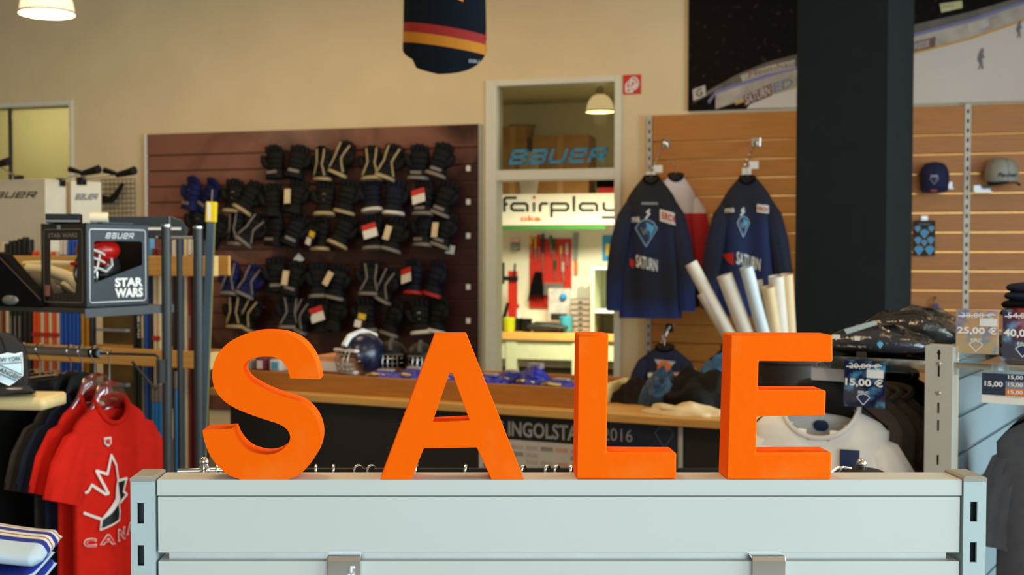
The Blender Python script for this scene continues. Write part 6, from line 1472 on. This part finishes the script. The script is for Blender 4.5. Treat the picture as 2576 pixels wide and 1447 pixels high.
price_sign(2124, 2226, 908, 1025, .004, sgm, '20,00 €', '15,00 €', 'collage price sign reading 15,00 hanging under the left shelf', False)
price_sign(2405, 2512, 781, 890, .03, sgw, '38,00 €', '25,00 €', 'warm collage price sign reading 25,00 right of the slotted post')
price_sign(2522, 2630, 780, 905, .03, sgm, '54,00 €', '40,00 €', 'blue collage price sign reading 40,00 at the right edge')
b = .005; a0, a1 = G2.a(2470, b, 975), G2.a(2596, b, 975); z1, z0 = G2.z(2520, 940, b), G2.z(2520, 1016, b); w, h = a1 - a0, z1 - z0
t = thing('price_table_card', 'navy price card with grey and orange fields below the right shelf', 'price card', G2, ((a0 + a1) / 2, b, z0))
MB().box(a0, a1, b, b + .0015, z0, z1).build('sheet', paper, t)
zn = z0 + h * .27
patch(rect(a0, a1, zn, z1), b, 'navy_field', mat('field_navy', (26, 42, 66), .5), t, t=.0006)
patch(rect(a0 + w * .48, a1, zn + (z1 - zn) * .34, zn + (z1 - zn) * .67), b - .0008, 'grey_field', mat('field_grey', (120, 128, 146), .5), t, t=.0006)
patch(rect(a0 + w * .48, a1, zn, zn + (z1 - zn) * .34), b - .0008, 'orange_field', mat('field_orange', (222, 120, 40), .5), t, t=.0006)
lettering('15,00', (a0 + w * .06, a0 + w * .43, zn + (z1 - zn) * .36, zn + (z1 - zn) * .64), b - .003, 'lettering', print_white, t, bold=.03)
for k in range(3): lettering('15,00', (a0 + w * .53, a0 + w * .83, zn + (z1 - zn) * (.08 + .335 * k), zn + (z1 - zn) * (.28 + .335 * k)), b - .003, 'lettering', print_white, t, bold=.02)
lettering('Preise pro Stück', (a0 + w * .3, a0 + w * .8, zn - h * .06, zn - h * .02), b - .003, 'lettering', print_grey, t)
MB().box(a0 + w * .2, a0 + w * .5, b, b + .001, z1, z1 + .022).build('hang_strip', film_m, t)
# red and dark garments glimpsed below the shelf
# shirts hanging on the left side
white_c = mat('white_cotton', (246, 238, 228), .85, var=.03, scale=30, bump=.08, spec=.2); taupe = mat('taupe_cotton', (112, 94, 80), .9, var=.08, scale=30, bump=.1, spec=.1)
chm = mat('charcoal_cotton', (84, 82, 86), .9, var=.08, scale=30, bump=.1, spec=.1)
r2 = G2.rot
a_, z_ = G2.p(2066, 1012, .10)
q = G2.w(a_, .10, z_); t = thing_l('tshirt', 'white t-shirt hanging behind the letter E', 't-shirt', q, r2 + rad(8), 'shirts on the side gondola')
drw = shirt(t, white_c, .155, .62, .05, (.088, .08), False, .012, .6, None, None, .066, 44, [(.09, 0, -.09), (.13, 0, -.12), (.158, 0, -.18), (.176, 0, -.27), (.18, 0, -.29)], drop=.06, cr=.006)
patch([(.052, -.165), (.095, -.165), (.095, -.10), (.052, -.10)], -.012, 'hang_card', print_navy, t, drw)
MB().ball((-.005, .03, -.06), .018, 6, (1, .1, .8)).build('neck_label', print_navy, t)
hanger('black hanger inside the white t-shirt', (q.x, q.y, q.z + .085), r2 + rad(8), .012, .06, .15, black)
p0 = G2.p(2062, 957, .09); p1_ = G2.p(2124, 930, .09); solo(MB().box(p0[0] - .02, p1_[0], .09, .0915, p0[1], p1_[1]), 'size_card', mat('card_lilac', (190, 184, 186), .6), 'pale grey size card above the white t-shirt hanger', 'card', G2, (p0[0], .09, p0[1]))
for k in range(4):
    bb2 = .2 + k * .085; a_, z_ = -.25 + .008 * k, G2.z(2200, 985 - 2 * k, bb2); q = G2.w(a_, bb2, z_)
    t = thing_l('tshirt', ['taupe t-shirt directly behind the white one', 'second taupe t-shirt behind the white one', 'third taupe t-shirt behind the white one', 'taupe t-shirt nearest the slotted post'][k], 't-shirt', q, r2, 'shirts on the side gondola')
    shirt(t, taupe, .13, .62, .03, (.06, .03), False, .008, k * 1.3, None, None, .045, 36, [(.06, 0, -.12), (.08, 0, -.16), (.10, 0, -.22), (.112, 0, -.3), (.115, 0, -.33)], drop=.09)
# rail with black cloth above the taupe shirts
a_, z_ = -.24, G2.z(2262, 940, .56); q = G2.w(a_, .56, z_); t = thing_l('black_pullover', 'black pullover hanging behind the taupe shirts', 'pullover', q, r2, 'shirts on the side gondola')
shirt(t, black_cloth, .15, .6, .04, (.06, .03), True, .01, 1., None, None, .06, 36, [(.09, 0, -.10), (.12, 0, -.14), (.15, 0, -.25), (.16, 0, -.5)])
# right side shirts
a_, z_ = G2.p(2640, 1040, .16)
for k, (m, lab) in enumerate(((chm, 'charcoal t-shirt hanging at the right edge below the price card'), (black_cloth, 'black t-shirt directly behind the charcoal one at the right edge'), (chm, 'second charcoal t-shirt behind the black one at the right edge'))):
    bb2 = .14 + .075 * k; q = G2.w(.245, bb2, G2.z(2640, 1035 - 6 * k, .14)); t = thing_l('tshirt', lab, 't-shirt', q, r2, 'shirts at the right edge')
    shirt(t, m, .155, .62, .022, (.06, .05), False, .010, 2 + k, None, None, .06, 36, [(.09, 0, -.10), (.12, 0, -.13), (.14, 0, -.2), (.15, 0, -.29), (.153, 0, -.31)], drop=.075)
    hanger('black hanger of the ' + lab, (q.x, q.y, q.z + .06), r2, .012, .05, .12, black)
q = G2.w(.13, .05, 0)
# red garment far behind
a_ = .12; q = G2.w(.2, 1.0, G2.z(2450, 900, 1.0)); t = thing_l('tshirt', 'red t-shirt at the far end of the side gondola', 't-shirt', q, r2, 'shirts on the side gondola')
shirt(t, mat('red_dark_cotton', (170, 30, 24), .9), .10, .3, .03, (.05, .02), False, .008, 0, None, None, .05, 36, [(.06, 0, -.08), (.08, 0, -.1), (.10, 0, -.14), (.11, 0, -.18)])
